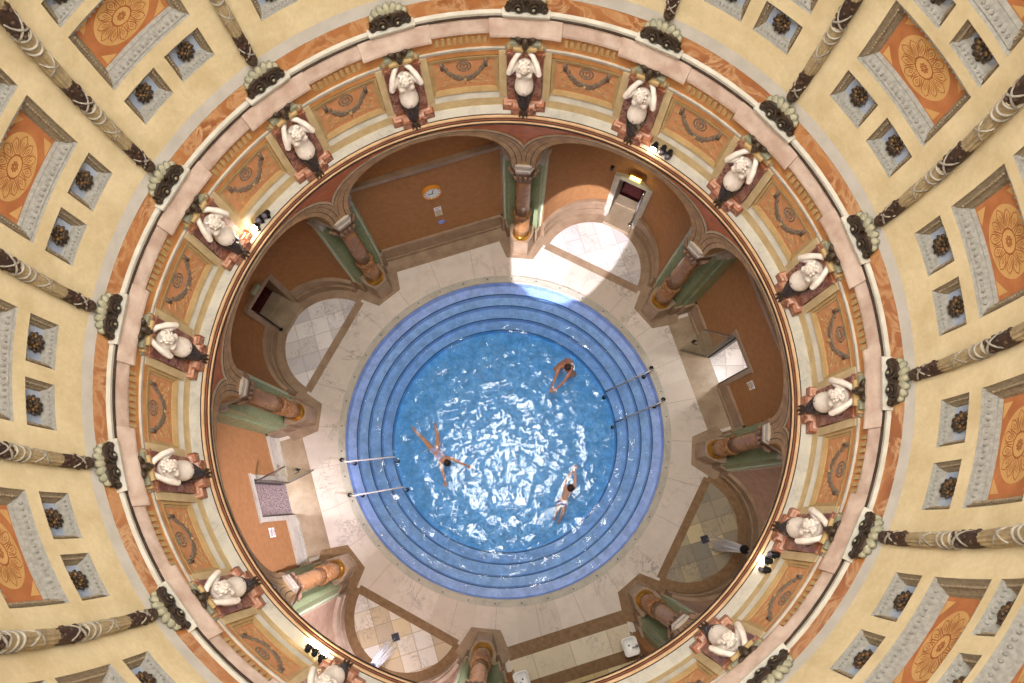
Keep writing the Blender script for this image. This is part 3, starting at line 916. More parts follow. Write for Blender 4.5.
# ------------------------------------------------------------------ scroll brackets under the ribs
def bracket_proto():
    R0 = 5.41; root = empty('scroll_bracket', P(0, R0, 8.83))
    m = MB(); m.box(-.385, .385, -.165, .10, -.045, -.012); m.box(-.40, .40, -.185, .10, -.012, .012); 
    m.build('shelf', 'white_stone', root)
    m = MB()
    m.prism([(-.34, -.10), (.34, -.10), (.31, .06), (-.31, .06)], .012, .13)
    for sg in (-1, 1):
        pts = []; rad = []
        for i in range(30):
            a = i / 29 * 4.2 * pi; r = .105 * (1 - i / 36); pts.append(Vector((sg * (.125 + r * cos(a)), -.125 - .0022 * i, .125 + r * sin(a) * .95))); rad.append(.026 * (1 - i / 60))
        m.tube(pts, rad, 7)
        m.tube([(sg * .02, -.11, .22), (sg * .14, -.12, .25), (sg * .25, -.10, .20), (sg * .35, -.08, .06)], [.03, .04, .035, .02], 8)
        m.ell((sg * .30, -.10, .06), (.055, .05, .05), 10, 6)
        for q in range(3): m.ell((sg * (.22 + .05 * q), -.12, .17 - .05 * q), (.03, .025, .045), 8, 5)
    sc = m.build('scroll', 'dark_bronze', root)
    for sg in (-1, 1):
        m = MB(); m.ell((sg * .125, -.19, .125), (.024, .02, .024), 8, 6); m.build('scroll_eye', 'shell_grey', sc)
    m = MB()
    for i in range(7):
        a = radians(-66 + 22 * i)
        M_ = Matrix.Translation(Vector((0, 0, .13))) @ Matrix.Diagonal((1.75, 1, 1.1, 1)) @ Matrix.Rotation(a, 4, 'Y')
        m.tube([M_ @ Vector((0, -.06, .08)), M_ @ Vector((0, -.075, .13)), M_ @ Vector((0, -.05, .175)), M_ @ Vector((0, .0, .20 - .03 * abs(i - 3) / 3))], [.04, .058, .058, .036], 8)
    m.build('shell_crest', 'shell_grey', root)
    return root
bp = None
for k in range(16):
    a = TH0 + 22.5 * k
    if not seen([P(a + d, *U(R, z)) for d in (-3, 0, 3) for R, z in ((5.25, 8.85), (5.4, 9.0))], -2): continue
    if bp is None: bp = r = bracket_proto()
    else: r = dup(bp, (0, 0, 0), 0)
    mount(r, a, 5.41, 8.80, 1.0, .87); r.scale.y = .68
    tag(r, 'dark double-scroll bracket on white shelf above the %s' % place(k), 'bracket', 'scroll brackets of the cornice')

# ------------------------------------------------------------------ figures with the Skin modifier
def skin(verts, edges, rad, root=0, sub=2):
    me = bpy.data.meshes.new('tmp'); me.from_pydata(verts, edges, [])
    o = bpy.data.objects.new('tmp', me); COL.objects.link(o)
    sk = o.modifiers.new('s', 'SKIN'); sk.branch_smoothing = .4
    for i, r in enumerate(rad):
        d = me.skin_vertices[0].data[i]; d.radius = r if isinstance(r, tuple) else (r, r); d.use_root = (i == root)
    if sub: o.modifiers.new('u', 'SUBSURF').levels = sub
    dg = bpy.context.evaluated_depsgraph_get(); dg.update()
    ev = o.evaluated_get(dg); out = bpy.data.meshes.new_from_object(ev)
    res = ([v.co.copy() for v in out.vertices], [list(p.vertices) for p in out.polygons])
    bpy.data.objects.remove(o); bpy.data.meshes.remove(me); bpy.data.meshes.remove(out)
    return res

def head(mb, c, fwd, up, r):
    """skull with brow, nose, lips, chin, ears and eyes; fwd is where the face looks"""
    f = Vector(fwd).normalized(); u = Vector(up); u = (u - f * u.dot(f)).normalized(); s = f.cross(u)
    M = Matrix((s, f, u)).transposed(); c = Vector(c)
    mb.ell(c, (r * .80, r * .95, r * 1.0), 18, 12, 0, M)
    mb.ell(c + f * r * .25 - u * r * .42, (r * .56, r * .62, r * .55), 14, 8, 0, M)
    mb.ell(c + f * r * .93 - u * r * .12, (r * .12, r * .18, r * .26), 8, 6, 0, M)
    mb.ell(c + f * r * .82 - u * r * .52, (r * .24, r * .10, r * .08), 8, 6, 0, M)
    mb.ell(c + f * r * .72 - u * r * .82, (r * .2, r * .16, r * .14), 8, 6, 0, M)
    for q in (-1, 1):
        mb.ell(c + s * q * r * .80, (r * .10, r * .2, r * .27), 8, 6, 0, M)
        mb.ell(c + f * r * .80 + s * q * r * .32 + u * r * .02, (r * .13, r * .09, r * .09), 8, 6, 1, M)
    return M

def hand(mb, wrist, d, up, L, curl=.25, side=1):
    """palm, four fingers of different length and a thumb on the side"""
    d = Vector(d).normalized(); up = Vector(up); up = (up - d * up.dot(d)).normalized(); s = d.cross(up)
    M = Matrix((s, d, up)).transposed(); w = Vector(wrist)
    mb.ell(w + d * L * .24, (L * .23, L * .30, L * .10), 10, 8, 0, M)
    for i, ln in enumerate((.44, .50, .46, .36)):
        o = (i - 1.5) * .125
        b0 = w + d * L * .45 + s * L * o; p1 = b0 + (d + s * o * .5) * L * ln * .45 - up * L * curl * .1
        p2 = p1 + (d + s * o * .5 - up * curl).normalized() * L * ln * .32; p3 = p2 + (d - up * curl * 1.8).normalized() * L * ln * .25
        mb.tube([w + d * L * .30 + s * L * o * .8, b0, p1, p2, p3], [L * .055, L * .055, L * .05, L * .045, L * .03], 7)
    t0 = w + d * L * .14 + s * side * L * .18
    mb.tube([t0, t0 + (s * side * .8 + d * .7) * L * .17, t0 + (s * side * .8 + d * 1.3) * L * .26 - up * L * .03, t0 + (s * side * .7 + d * 1.9) * L * .30 - up * L * .06], [L * .07, L * .065, L * .055, L * .035], 7)

# ------------------------------------------------------------------ herm statues on the drum
def herm_proto():
    R0 = 5.42; root = empty('herm_statue', P(0, R0, 6.86))
    m = MB(); m.box(-.31, .31, -.085, .05, .10, 1.20); m.box(-.33, .33, -.10, .05, 1.20, 1.24); m.box(-.31, .31, -.085, .05, 1.24, 1.30)
    m.build('backing_pilaster', 'red_marble', root)
    m = MB(); m.box(-.40, .40, -.15, .03, 0, .15, 0); m.box(-.235, .235, -.235, .03, 0, .17, 0); m.box(-.33, .33, -.12, .03, .15, .21, 1)
    m.box(-.37, -.24, -.155, .03, .15, .17, 1); m.box(.24, .37, -.155, .03, .15, .17, 1); m.box(-.20, .20, -.20, .03, .17, .20, 1)
    m.build('stepped_base', ['red_marble', 'pink_marble'], root)
    m = MB()
    prof = [(.56, .02, .02, -.19), (.575, .09, .08, -.19), (.62, .145, .13, -.205), (.69, .168, .155, -.215), (.76, .165, .15, -.205), (.83, .142, .125, -.185), (.90, .135, .112, -.175), (.98, .155, .122, -.175),
            (1.05, .172, .128, -.17), (1.11, .165, .11, -.165), (1.16, .11, .085, -.18), (1.20, .06, .06, -.20)]
    nu = 24; vs = [Vector((rx * cos(2 * pi * k / nu), yc + ry * sin(2 * pi * k / nu), z)) for z, rx, ry, yc in prof for k in range(nu)]
    m.add(vs, [(i * nu + k, i * nu + (k + 1) % nu, (i + 1) * nu + (k + 1) % nu, (i + 1) * nu + k) for i in range(len(prof) - 1) for k in range(nu)] + [tuple(range(nu)), tuple(range((len(prof) - 1) * nu, len(prof) * nu))], 0, True)
    for q in (-1, 1):
        m.tube([(q * .10, -.15, 1.09), (q * .165, -.17, 1.10), (q * .21, -.23, 1.085), (q * .245, -.285, 1.075), (q * .25, -.30, 1.09), (q * .20, -.23, 1.19), (q * .13, -.16, 1.27), (q * .05, -.10, 1.29)], [.05, .066, .062, .05, .046, .048, .042, .03], 12)
        m.ell((q * .25, -.297, 1.082), (.05, .05, .046), 10, 8)
    M = head(m, (0, -.275, 1.17), (0, -.5, -.7), (0, -.55, .75), .108)
    for q in (-1, 1): m.ell((q * .07, -.27, 1.0), (.07, .04, .05), 12, 8)
    m.ell((0, -.368, .72), (.014, .008, .014), 6, 4, 1)
    rnd = random.Random(3)
    for i in range(46):
        a = rnd.uniform(0, 2 * pi); e = rnd.uniform(.1, 1.4)
        d = M @ Vector((cos(a) * cos(e), sin(a) * cos(e) * .9 - .2, sin(e)))
        m.ell(Vector((0, -.275, 1.17)) + d * .104, (.026, .026, .02), 6, 4)
    tor = m.build('torso', ['statue_stone', 'medallion_line'], root)
    m = MB()
    m.lathe([(.14, .66), (.158, .58), (.15, .44), (.12, .29), (.085, .17), (.05, .08), (.02, .02)], 16, Matrix.Translation((0, -.17, .02)))
    for row in range(8):
        z = .63 - row * .075; rr = .172 - row * .0165; nn = max(5, 11 - row)
        for k in range(nn):
            a = 2 * pi * (k + .5 * (row % 2)) / nn
            p = Vector((rr * cos(a), -.17 + rr * sin(a), z)); M_ = Matrix.Rotation(a, 3, 'Z')
            m.ell(p, (.018, .036, .06), 6, 5, 0, M_)
    for k in range(5):
        a = pi + pi * (k + .5) / 5
        m.tube([(.04 * cos(a), -.17 + .04 * sin(a), .16), (.10 * cos(a), -.17 + .10 * sin(a), .10), (.12 * cos(a), -.17 + .13 * sin(a), .03)], [.025, .03, .012], 6)
    m.build('leaf_sheath', 'dark_bronze', root)
    m = MB(); m.box(-.19, .19, -.17, .03, 1.355, 1.395); m.box(-.29, -.20, -.10, .03, 1.32, 1.365); m.box(.20, .29, -.10, .03, 1.32, 1.365)
    m.build('abacus', 'frame_ochre', root)
    for bx in ((-.25, -.11, -.13, .03, 1.395, 1.45), (.11, .25, -.13, .03, 1.395, 1.45), (-.335, -.29, -.06, .03, 1.27, 1.33), (.29, .335, -.06, .03, 1.27, 1.33)):
        m = MB(); m.box(*bx); m.build('side_block', 'shell_grey', root)
    m = MB()
    m.ell((0, -.16, 1.50), (.065, .07, .085), 14, 10)
    m.ell((0, -.23, 1.49), (.02, .028, .035), 8, 6); m.ell((0, -.215, 1.45), (.035, .026, .02), 8, 6)
    for q in (-1, 1):
        m.ell((q * .028, -.222, 1.52), (.02, .018, .013), 8, 5)
        for j in range(3):
            m.tube([(q * .045, -.14, 1.51 + .02 * j), (q * (.10 + .015 * j), -.15, 1.53 + .02 * j), (q * (.15 + .01 * j), -.12, 1.51 + .03 * j)], [.025, .03, .01], 7)
    m.build('mask_capital', 'dark_bronze', root)
    return root
hp = None
for k in range(16):
    a = TH0 + 22.5 * k
    if not seen([P(a, *U(5.2, z)) for z in (6.9, 7.4, 8.0)], -2): continue
    if hp is None: hp = r = herm_proto()
    else: r = dup(hp, (0, 0, 0), 0)
    mount(r, a, 5.42, 6.86)
    tag(r, 'white herm statue with raised arms above the %s' % place(k), 'statue', 'herm statues around the drum')

# ------------------------------------------------------------------ frieze panels between the herms
def panel_proto():
    root = empty('frieze_panel', P(0, 5.47, 7.17)); o = P(0, 5.47, 7.17)
    Q = lambda a, z, R=5.47: P(a, R, z) - o
    def sw(mb, prof, a0, a1, mi=0):
        n = 8; q = len(prof); vs = [Q(a0 + (a1 - a0) * k / n, z, R) for k in range(n + 1) for R, z in prof]
        fs = [(k * q + i, k * q + (i + 1) % q, (k + 1) * q + (i + 1) % q, (k + 1) * q + i) for k in range(n) for i in range(q)] + [tuple(range(q)), tuple(range(n * q, (n + 1) * q))]
        mb.add(vs, fs, mi)
    for s in (-1, 1):
        m = MB()
        a0, a1 = (s * 6.45, s * 7.85) if s > 0 else (s * 7.85, s * 6.45)
        sw(m, [(5.38, 7.10), (5.38, 8.08), (5.48, 8.08), (5.48, 7.10)], a0, a1)
        m.build('side_strip', 'cream_stone', root)
    m = MB(); w = .7
    sw(m, [(5.41, 7.19), (5.45, 7.27), (5.48, 7.27), (5.48, 7.19)], -6.4, 6.4); sw(m, [(5.43, 7.88), (5.41, 7.95), (5.48, 7.95), (5.48, 7.88)], -6.4, 6.4)
    sw(m, [(5.42, 7.19), (5.42, 7.95), (5.48, 7.95), (5.48, 7.19)], -6.4, -5.95); sw(m, [(5.42, 7.19), (5.42, 7.95), (5.48, 7.95), (5.48, 7.19)], 5.95, 6.4)
    sw(m, [(5.445, 7.25), (5.445, 7.90), (5.48, 7.90), (5.48, 7.25)], -5.95, -5.55); sw(m, [(5.445, 7.25), (5.445, 7.90), (5.48, 7.90), (5.48, 7.25)], 5.55, 5.95)
    m.build('frame', 'frame_ochre', root)
    m = MB(); sw(m, [(5.458, 7.26), (5.458, 7.89), (5.48, 7.89), (5.48, 7.26)], -5.6, 5.6)
    fld = m.build('painted_field', 'painted_orange', root)
    m = MB(); rnd = random.Random(5)
    for i in range(90):
        u = -1 + 2 * i / 89; z = 7.47 + .34 * abs(u) ** 2.4; a = u * 4.0
        for j in range(2):
            rr = .030 + .020 * (1 - abs(u))
            m.ell(Q(a + rnd.uniform(-.15, .15), z + rnd.uniform(-.035, .035), 5.452), (rr * .8, .012, rr * .7), 6, 4)
    for s in (-1, 1):
        m.tube([Q(s * 4.0, 7.89, 5.45), Q(s * 4.0, 7.72, 5.45)], .032, 6)
    m.build('garland', 'relief_grey', fld)
    m = MB()
    for i in range(2): m.tube([Q(1.25 * (1 - .45 * i) * cos(t), 7.735 + .10 * (1 - .45 * i) * sin(t), 5.454) for t in [2 * pi * q / 20 for q in range(20)]], .013, 6, closed=True)
    m.ell(Q(0, 7.745, 5.454), (.022, .012, .02), 8, 5)
    m.build('oval_medallion', 'relief_grey', fld)
    m = MB()
    for s in (-1, 1):
        for (a, z, l) in ((2.6, 7.42, .10), (3.4, 7.46, .11), (4.2, 7.55, .10), (1.0, 7.40, .07), (4.6, 7.7, .08), (4.0, 7.36, .06), (1.8, 7.37, .05)):
            pts = [Q(s * (a + .5 * sin(q * .9)), z + l * (q / 5 - .5), 5.456) for q in range(6)]
            m.tube(pts, [.010, .009, .008, .007, .006, .004], 5)
            for q in range(1, 6): m.ell(pts[q] + Vector((.018 * (1 if q % 2 else -1), 0, 0)), (.014, .006, .009), 5, 4)
    m.tube([Q(0, 7.48, 5.455), Q(0, 7.40, 5.455), Q(0, 7.33, 5.455)], [.03, .018, .006], 6)
    m.build('sprigs', 'frame_ochre', fld)
    return root
pp = None
for k in range(16):
    a = TH0 + 22.5 * k + 11.25
    if not seen([P(a + d, *U(5.45, z)) for d in (-6, 0, 6) for z in (7.2, 7.9)], -3): continue
    if pp is None: pp = r = panel_proto()
    else: r = dup(pp, (0, 0, 0), 0)
    mount(r, a, 5.47, 7.17)
    tag(r, 'orange garland frieze panel, next clockwise after herm above %s' % place(k), 'wall panel', 'garland panels of the frieze')

# ------------------------------------------------------------------ columns
def col_proto():
    R0 = 6.03; root = empty('column', P(0, R0, 0))
    m = MB()
    pl = [(-.215, -.30), (.215, -.30), (.36, .02), (.36, .30), (-.36, .30), (-.36, .02)]
    m.prism(pl, 0, .80); big = [(x * 1.06, y * 1.06) for x, y in pl]; m.prism(big, 0, .10)
    m.build('plinth', 'dado_stone', root)
    m = MB(); m.lathe([(.25, .80), (.27, .83), (.27, .88), (.25, .91), (.255, .95), (.235, .98)], 28); m.build('base_ring', 'gold', root)
    m = MB(); m.lathe([(.225, .98), (.232, 1.3), (.228, 1.90)], 28); m.build('lower_shaft', 'column_marble', root)
    m = MB(); m.lathe([(.232, 1.90), (.262, 1.93), (.265, 1.98), (.24, 2.03), (.215, 2.06)], 28); m.build('collar', 'column_marble', root)
    m = MB(); m.lathe([(.212, 2.06), (.214, 2.6), (.198, 3.45), (.19, 3.72)], 28); m.build('upper_shaft', 'column_marble', root)
    m = MB()
    m.lathe([(.19, 3.70), (.225, 3.73), (.225, 3.77), (.20, 3.80)], 24)
    cp = [(-.13, -.22), (.13, -.22), (.27, .05), (.27, .22), (-.27, .22), (-.27, .05)]
    c2 = [(-.175, -.31), (.175, -.31), (.40, .12), (.42, .24), (-.42, .24), (-.40, .12)]
    m.prism(cp, 3.78, 4.20, 0, c2); m.prism([(x * .8, y * .8) for x, y in c2], 3.74, 3.82)
    for x in (-.17, -.06, .06, .17):
        m.tube([(x * .8, -.20, 3.80), (x, -.27, 3.95), (x * 1.15, -.34, 4.08)], [.05, .055, .025], 7)
    for q in (-1, 1): m.tube([(q * .2, -.12, 3.82), (q * .3, -.13, 3.98), (q * .37, -.12, 4.12)], [.05, .055, .025], 7)
    m.build('capital', 'capital_stone', root)
    m = MB()
    c3 = [(-.165, -.325), (.165, -.325), (.43, .12), (.52, .40), (-.52, .40), (-.43, .12)]
    c4 = [(x * 1.07, y * 1.05) for x, y in c3]
    m.prism(c3, 4.20, 4.27, 0, c4); m.prism(c4, 4.27, 4.31)
    m.prism([(x * .97, y * .97) for x, y in c3], 4.31, 4.40); m.prism(c3, 4.40, 4.44, 0, [(x * 1.09, y * 1.07) for x, y in c3]); m.prism([(x * 1.09, y * 1.07) for x, y in c3], 4.44, 4.50)
    m.build('abacus', 'impost_white', root)
    m = MB(); c5 = [(-.13, -.285), (.13, -.285), (.31, .10), (.36, .36), (-.36, .36), (-.31, .10)]
    c6 = [(-.14, -.285), (.14, -.285), (.33, .10), (.38, .36), (-.38, .36), (-.33, .10)]
    m.prism(c5, 4.50, 5.35, 0, c6)
    m.build('impost_block', 'arch_stone', root)
    return root
cp_ = None
for i in range(8):
    a = TH0 + 45 * i
    if cp_ is None: cp_ = r = col_proto(); r.location = P(a, 6.03, 0); r.rotation_euler = (0, 0, radians(-a))
    else: r = dup(cp_, P(a, 6.03, 0), radians(-a))
    r.scale = (1, 1, 1.03)
    tag(r, 'brown marble %s, gold ring at its foot' % CPH[i], 'column', 'columns around the pool')

# green pilasters on the reveals of each bay
def pilaster(b, s):
    D = FLAT.get(b)
    B = bay(MID[b]); rt = 6.02
    root = empty('pilaster', B(s * 2.06, rt, 0), radians(-MID[b]))
    X = lambda m, t0, t1, r0, r1, z0, z1: m.box(min(s * (t0 - 2.06), s * (t1 - 2.06)), max(s * (t0 - 2.06), s * (t1 - 2.06)), r0 - rt, r1 - rt, z0, z1)
    if D:
        re = min(D, 6.75)
        m = MB(); X(m, 2.02, 2.36, 6.0, 6.22, .62, 3.95); m.build('shaft', 'green_marble', root)
        m = MB(); X(m, 1.96, 2.3, 6.22, re, .72, 3.95); m.build('return_shaft', 'pale_green' if b == 'N' else 'green_marble', root)
        m = MB(); X(m, 1.98, 2.36, 5.97, 6.22, 0, .62); X(m, 1.90, 2.3, 6.22, re, 0, .72); m.build('plinth', 'dado_stone', root)
        m = MB(); X(m, 1.97, 2.36, 5.96, 6.24, 3.95, 4.12); X(m, 1.90, 2.3, 6.2, re, 3.95, 4.12); X(m, 1.9, 2.36, 5.93, re, 4.12, 4.24); m.build('capital', 'impost_white', root)
    else:
        m = MB(); X(m, 1.99, 2.36, 5.95, 6.14, .62, 3.95); m.build('shaft', 'green_marble', root)
        m = MB(); X(m, 1.935, 2.36, 6.14, 6.22, .62, 3.95); m.build('return_shaft', 'pale_green', root)
        m = MB(); X(m, 1.95, 2.36, 5.92, 6.22, 0, .62); m.build('plinth', 'dado_stone', root)
        m = MB(); X(m, 1.93, 2.36, 5.91, 6.24, 3.95, 4.12); X(m, 1.9, 2.36, 5.88, 6.24, 4.12, 4.24); m.build('capital', 'impost_white', root)
    i = BAYS.index(b); ci = i if s < 0 else (i + 1) % 8
    tag(root, 'green pilaster of the %s, behind %s' % (BPH[b], CPH[ci]), 'pilaster', 'green pilasters')
for b in BAYS:
    for s in (-1, 1): pilaster(b, s)

# ------------------------------------------------------------------ doors
def glass_door(b, hinge_t, ang, L):
    D = FLAT[b]; B = bay(MID[b]); root = empty('glass_door', B(hinge_t, D - .02, 0), radians(-MID[b]))
    ca, sa = cos(ang), sin(ang)
    T = lambda x, y, z: Vector((x * ca - y * sa, x * sa + y * ca, z))
    m = MB(); m.box(0, L, -.006, .006, .03, 2.08, 0, T); m.build('pane', 'door_glass', root)
    m = MB()
    for z0, z1 in ((.02, .09), (2.04, 2.10)): m.box(0, L, -.014, .014, z0, z1, 0, T)
    m.box(-.01, .03, -.016, .016, .02, 2.10, 0, T)
    m.build('rail', 'steel', root)
    m = MB()
    for sg in (-1, 1):
        m.tube([T(L - .09, sg * .008, 1.02), T(L - .09, sg * .06, 1.02), T(L - .22, sg * .06, 1.02)], .012, 7)
    m.box(L - .13, L - .05, -.02, .02, .94, 1.10, 0, T)
    m.build('handle', 'black_metal', root)
    tag(root, 'open glass door swung into the pool hall at the %s' % ('left side of the photo' if b == 'W' else 'right side of the photo'), 'door')
glass_door('W', .50, radians(-80), .86)
glass_door('E', -.40, radians(-122), .84)
# dark closed door leaf edges and frames seen in the openings
for b in ('W', 'E'):
    t0, t1, h = DOOR[b]; D = FLAT[b]; B = bay(MID[b]); m = MB()
    m.box(t0, t0 + .05, D + .02, D + .2, 0, h, 0, B); m.box(t1 - .05, t1, D + .02, D + .2, 0, h, 0, B); m.box(t0, t1, D + .02, D + .2, h - .05, h, 0, B)
    trim(m, 'black_metal', 'trim_door_frame')

def lantern(b, t, z, r, name, mat, label, frame):
    B = bay(MID[b]); root = empty(name, B(t, r, z), radians(-MID[b]))
    m = MB(); m.box(-.17, .17, -.0, .07, -.085, .085); m.build('housing', frame, root)
    m = MB(); m.box(-.15, .15, -.02, -.0, -.07, .07); m.build('face', mat, root)
    tag(root, label, 'exit sign')
lantern('NE', .09, 2.36, 7.70, 'exit_sign', 'exit_lit', 'lit yellow exit lamp over the doorway of the exit niche', 'clock_rim')
lantern('NW', .16, 2.16, 7.72, 'exit_sign', 'sign_green', 'unlit greenish exit sign over the dark doorway niche', 'dado_stone')

# black wall fixtures left of the exit doorway
B = bay(MID['NE']); root = empty('wall_sensor', B(-.62, 7.73, 2.38), radians(-MID['NE']))
m = MB(); m.box(-.05, .05, -.07, 0, -.05, .05); m.build('body', 'black_metal', root)
m = MB(); m.lathe([(.04, -.0), (.045, .05), (.03, .07)], 12, Matrix.Translation((.0, -.05, 0)) @ Matrix.Rotation(pi / 2, 4, 'X')); m.build('lens', 'lamp_off', root)
tag(root, 'black sensor on the wall left above the exit doorway', 'sensor')
# chrome grab rail in the exit doorway
root = empty('grab_rail', B(.46, 7.72, .16), radians(-MID['NE']))
m = MB(); m.tube([(0, .3, .06), (0, .3, 1.55), (0, .1, 1.6), (0, -.02, 1.45), (0, -.02, .10)], .035, 10); m.build('rail', 'chrome', root)
m = MB(); m.lathe([(.07, 0), (.07, .03), (.04, .05)], 12, Matrix.Translation((0, -.02, 0))); m.lathe([(.07, 0), (.07, .03), (.04, .05)], 12, Matrix.Translation((0, .3, 0))); m.build('flange', 'chrome', root)
tag(root, 'chrome grab rail at the right side of the exit doorway', 'rail')
B = bay(MID['NW']); root = empty('grab_rail', B(-.33, 7.62, .16), radians(-MID['NW']))
m = MB(); m.tube([(0, .3, .06), (0, .3, 1.2), (0, .1, 1.25), (0, -.02, 1.1), (0, -.02, .10)], .025, 10); m.build('rail', 'black_metal', root)
m = MB(); m.lathe([(.06, 0), (.06, .03), (.035, .05)], 12, Matrix.Translation((0, -.02, 0))); m.lathe([(.06, 0), (.06, .03), (.035, .05)], 12, Matrix.Translation((0, .3, 0))); m.build('flange', 'black_metal', root)
tag(root, 'dark grab rail at the lower jamb of the dark doorway', 'rail')

# ------------------------------------------------------------------ wall clock and notices
B = bay(MID['N']); D = FLAT['N']
root = empty('wall_clock', B(.03, D, 2.92), radians(-MID['N']))
Mx = Matrix.Rotation(pi / 2, 4, 'X')
m = MB(); m.lathe([(.255, 0), (.26, .06), (.25, .10), (.225, .10), (.225, .075)], 32, Mx, cap=False); m.build('rim', 'clock_rim', root)
m = MB(); m.lathe([(.228, .0), (.228, .078)], 32, Mx); fc = m.build('face', 'clock_face', root)
for k in range(12):
    m = MB(); a = 2 * pi * k / 12; m.box(-.007, .007, -.084, -.078, .17, .21, 0, Matrix.Rotation(a, 4, 'Y')); m.build('hour_mark', 'ink', fc)
m = MB(); m.box(-.009, .009, -.09, -.084, -.03, .17, 0, Matrix.Rotation(radians(18), 4, 'Y')); m.build('minute_hand', 'ink', root)
m = MB(); m.box(-.011, .011, -.09, -.084, -.03, .12, 0, Matrix.Rotation(radians(-92), 4, 'Y')); m.build('hour_hand', 'ink', root)
tag(root, 'round wall clock with orange rim and white face on brown wall', 'clock')

def notice(b, t, z, w, h, mat, label, lines, rr=None):
    D_ = rr or FLAT[b]; B_ = bay(MID[b]); root = empty('notice', B_(t, D_, z), radians(-MID[b]))
    m = MB(); m.box(-w / 2, w / 2, -.014, 0, -h / 2, h / 2); m.build('board', mat, root)
    m = MB()
    for i in range(lines):
        y = h * (.34 - .68 * i / max(1, lines - 1)); m.box(-w * .36, w * (.36 - .12 * (i % 2)), -.016, -.0135, y - .008, y + .008)
    m.build('ruled_lines', 'ink' if mat != 'paper_blue' else 'paper', root)
    tag(root, label, 'notice')
notice('N', .07, 1.99, .21, .20, 'paper', 'white notice, topmost of three below the wall clock', 3)
notice('N', .07, 1.74, .21, .18, 'paper_cream', 'cream notice in the middle of three below the clock', 3)
notice('N', .09, 1.28, .19, .15, 'paper_blue', 'small blue notice, lowest of three below the clock', 2)
notice('W', -.88, 1.86, .25, .12, 'paper', 'upper white sign beside the left-hand glass door', 3)
notice('W', -.88, 1.68, .25, .12, 'paper', 'lower white sign beside the left-hand glass door', 3)
notice('E', .95, 2.02, .22, .13, 'paper', 'upper white sign beside the right-hand glass door', 3)
notice('E', .95, 1.83, .22, .13, 'paper_cream', 'lower cream sign beside the right-hand glass door', 3)

# ------------------------------------------------------------------ showers and drains
for b, dt in (('SW', .03), ('SE', .0)):
    B = bay(MID[b]); rw = AC + AW
    root = empty('shower', B(dt, rw, 2.2), radians(-MID[b]))
    m = MB(); m.tube([(0, .02, .1), (0, -.5, .16), (0, -.9, .14), (0, -1.02, .08)], .022, 9); m.build('arm', 'chrome', root)
    m = MB(); m.lathe([(.03, .10), (.05, .06), (.115, .0), (.115, -.035), (.09, -.04)], 20, Matrix.Translation((0, -1.04, .0))); m.build('head', 'chrome' if b == 'SW' else 'black_metal', root)
    m = MB(); m.lathe([(.07, 0), (.07, .02), (.03, .03)], 16, Matrix.Translation((0, .0, .1)) @ Matrix.Rotation(pi / 2, 4, 'X')); m.build('wall_flange', 'chrome', root)
    m = MB(); m.lathe([(.05, 0), (.05, .04), (.02, .05)], 12, Matrix.Translation((.12, .0, -1.1)) @ Matrix.Rotation(pi / 2, 4, 'X')); m.build('tap', 'chrome', root)
    tag(root, 'wall shower head on a long arm in the %s' % BPH[b], 'shower')
    m = MB(); rnd = random.Random(11)
    for i in range(70):
        a = rnd.uniform(0, 2 * pi); r = sqrt(rnd.random())
        z1 = rnd.uniform(-2.1, -1.5) if i % 3 else -2.19
        p0 = Vector((.09 * r * cos(a), -1.04 + .09 * r * sin(a), -.04)); p1 = Vector((.21 * r * cos(a), -1.04 + .21 * r * sin(a), z1))
        m.tube([p0, p0.lerp(p1, .5), p1], [.006, .008, .007], 5)
    o = m.build('shower_spray', 'shower_water'); o.location = root.location; o.rotation_euler = root.rotation_euler
    o['kind'] = 'stuff'; tag(o, 'pale streak of falling shower water in the %s' % BPH[b], 'water')
    root = empty('floor_drain', B(.02, 6.60, .004), radians(-MID[b] + 45))
    m = MB(); m.box(-.115, .115, -.115, .115, 0, .008); m.build('frame', 'steel', root)
    m = MB(); m.box(-.1, .1, -.1, .1, .004, .012)
    for k in range(5): m.box(-.09, .09, -.085 + .04 * k, -.075 + .04 * k, .012, .016)
    m.build('grate', 'drain_dark', root)
    tag(root, 'square dark floor drain under the shower of the %s' % BPH[b], 'drain')

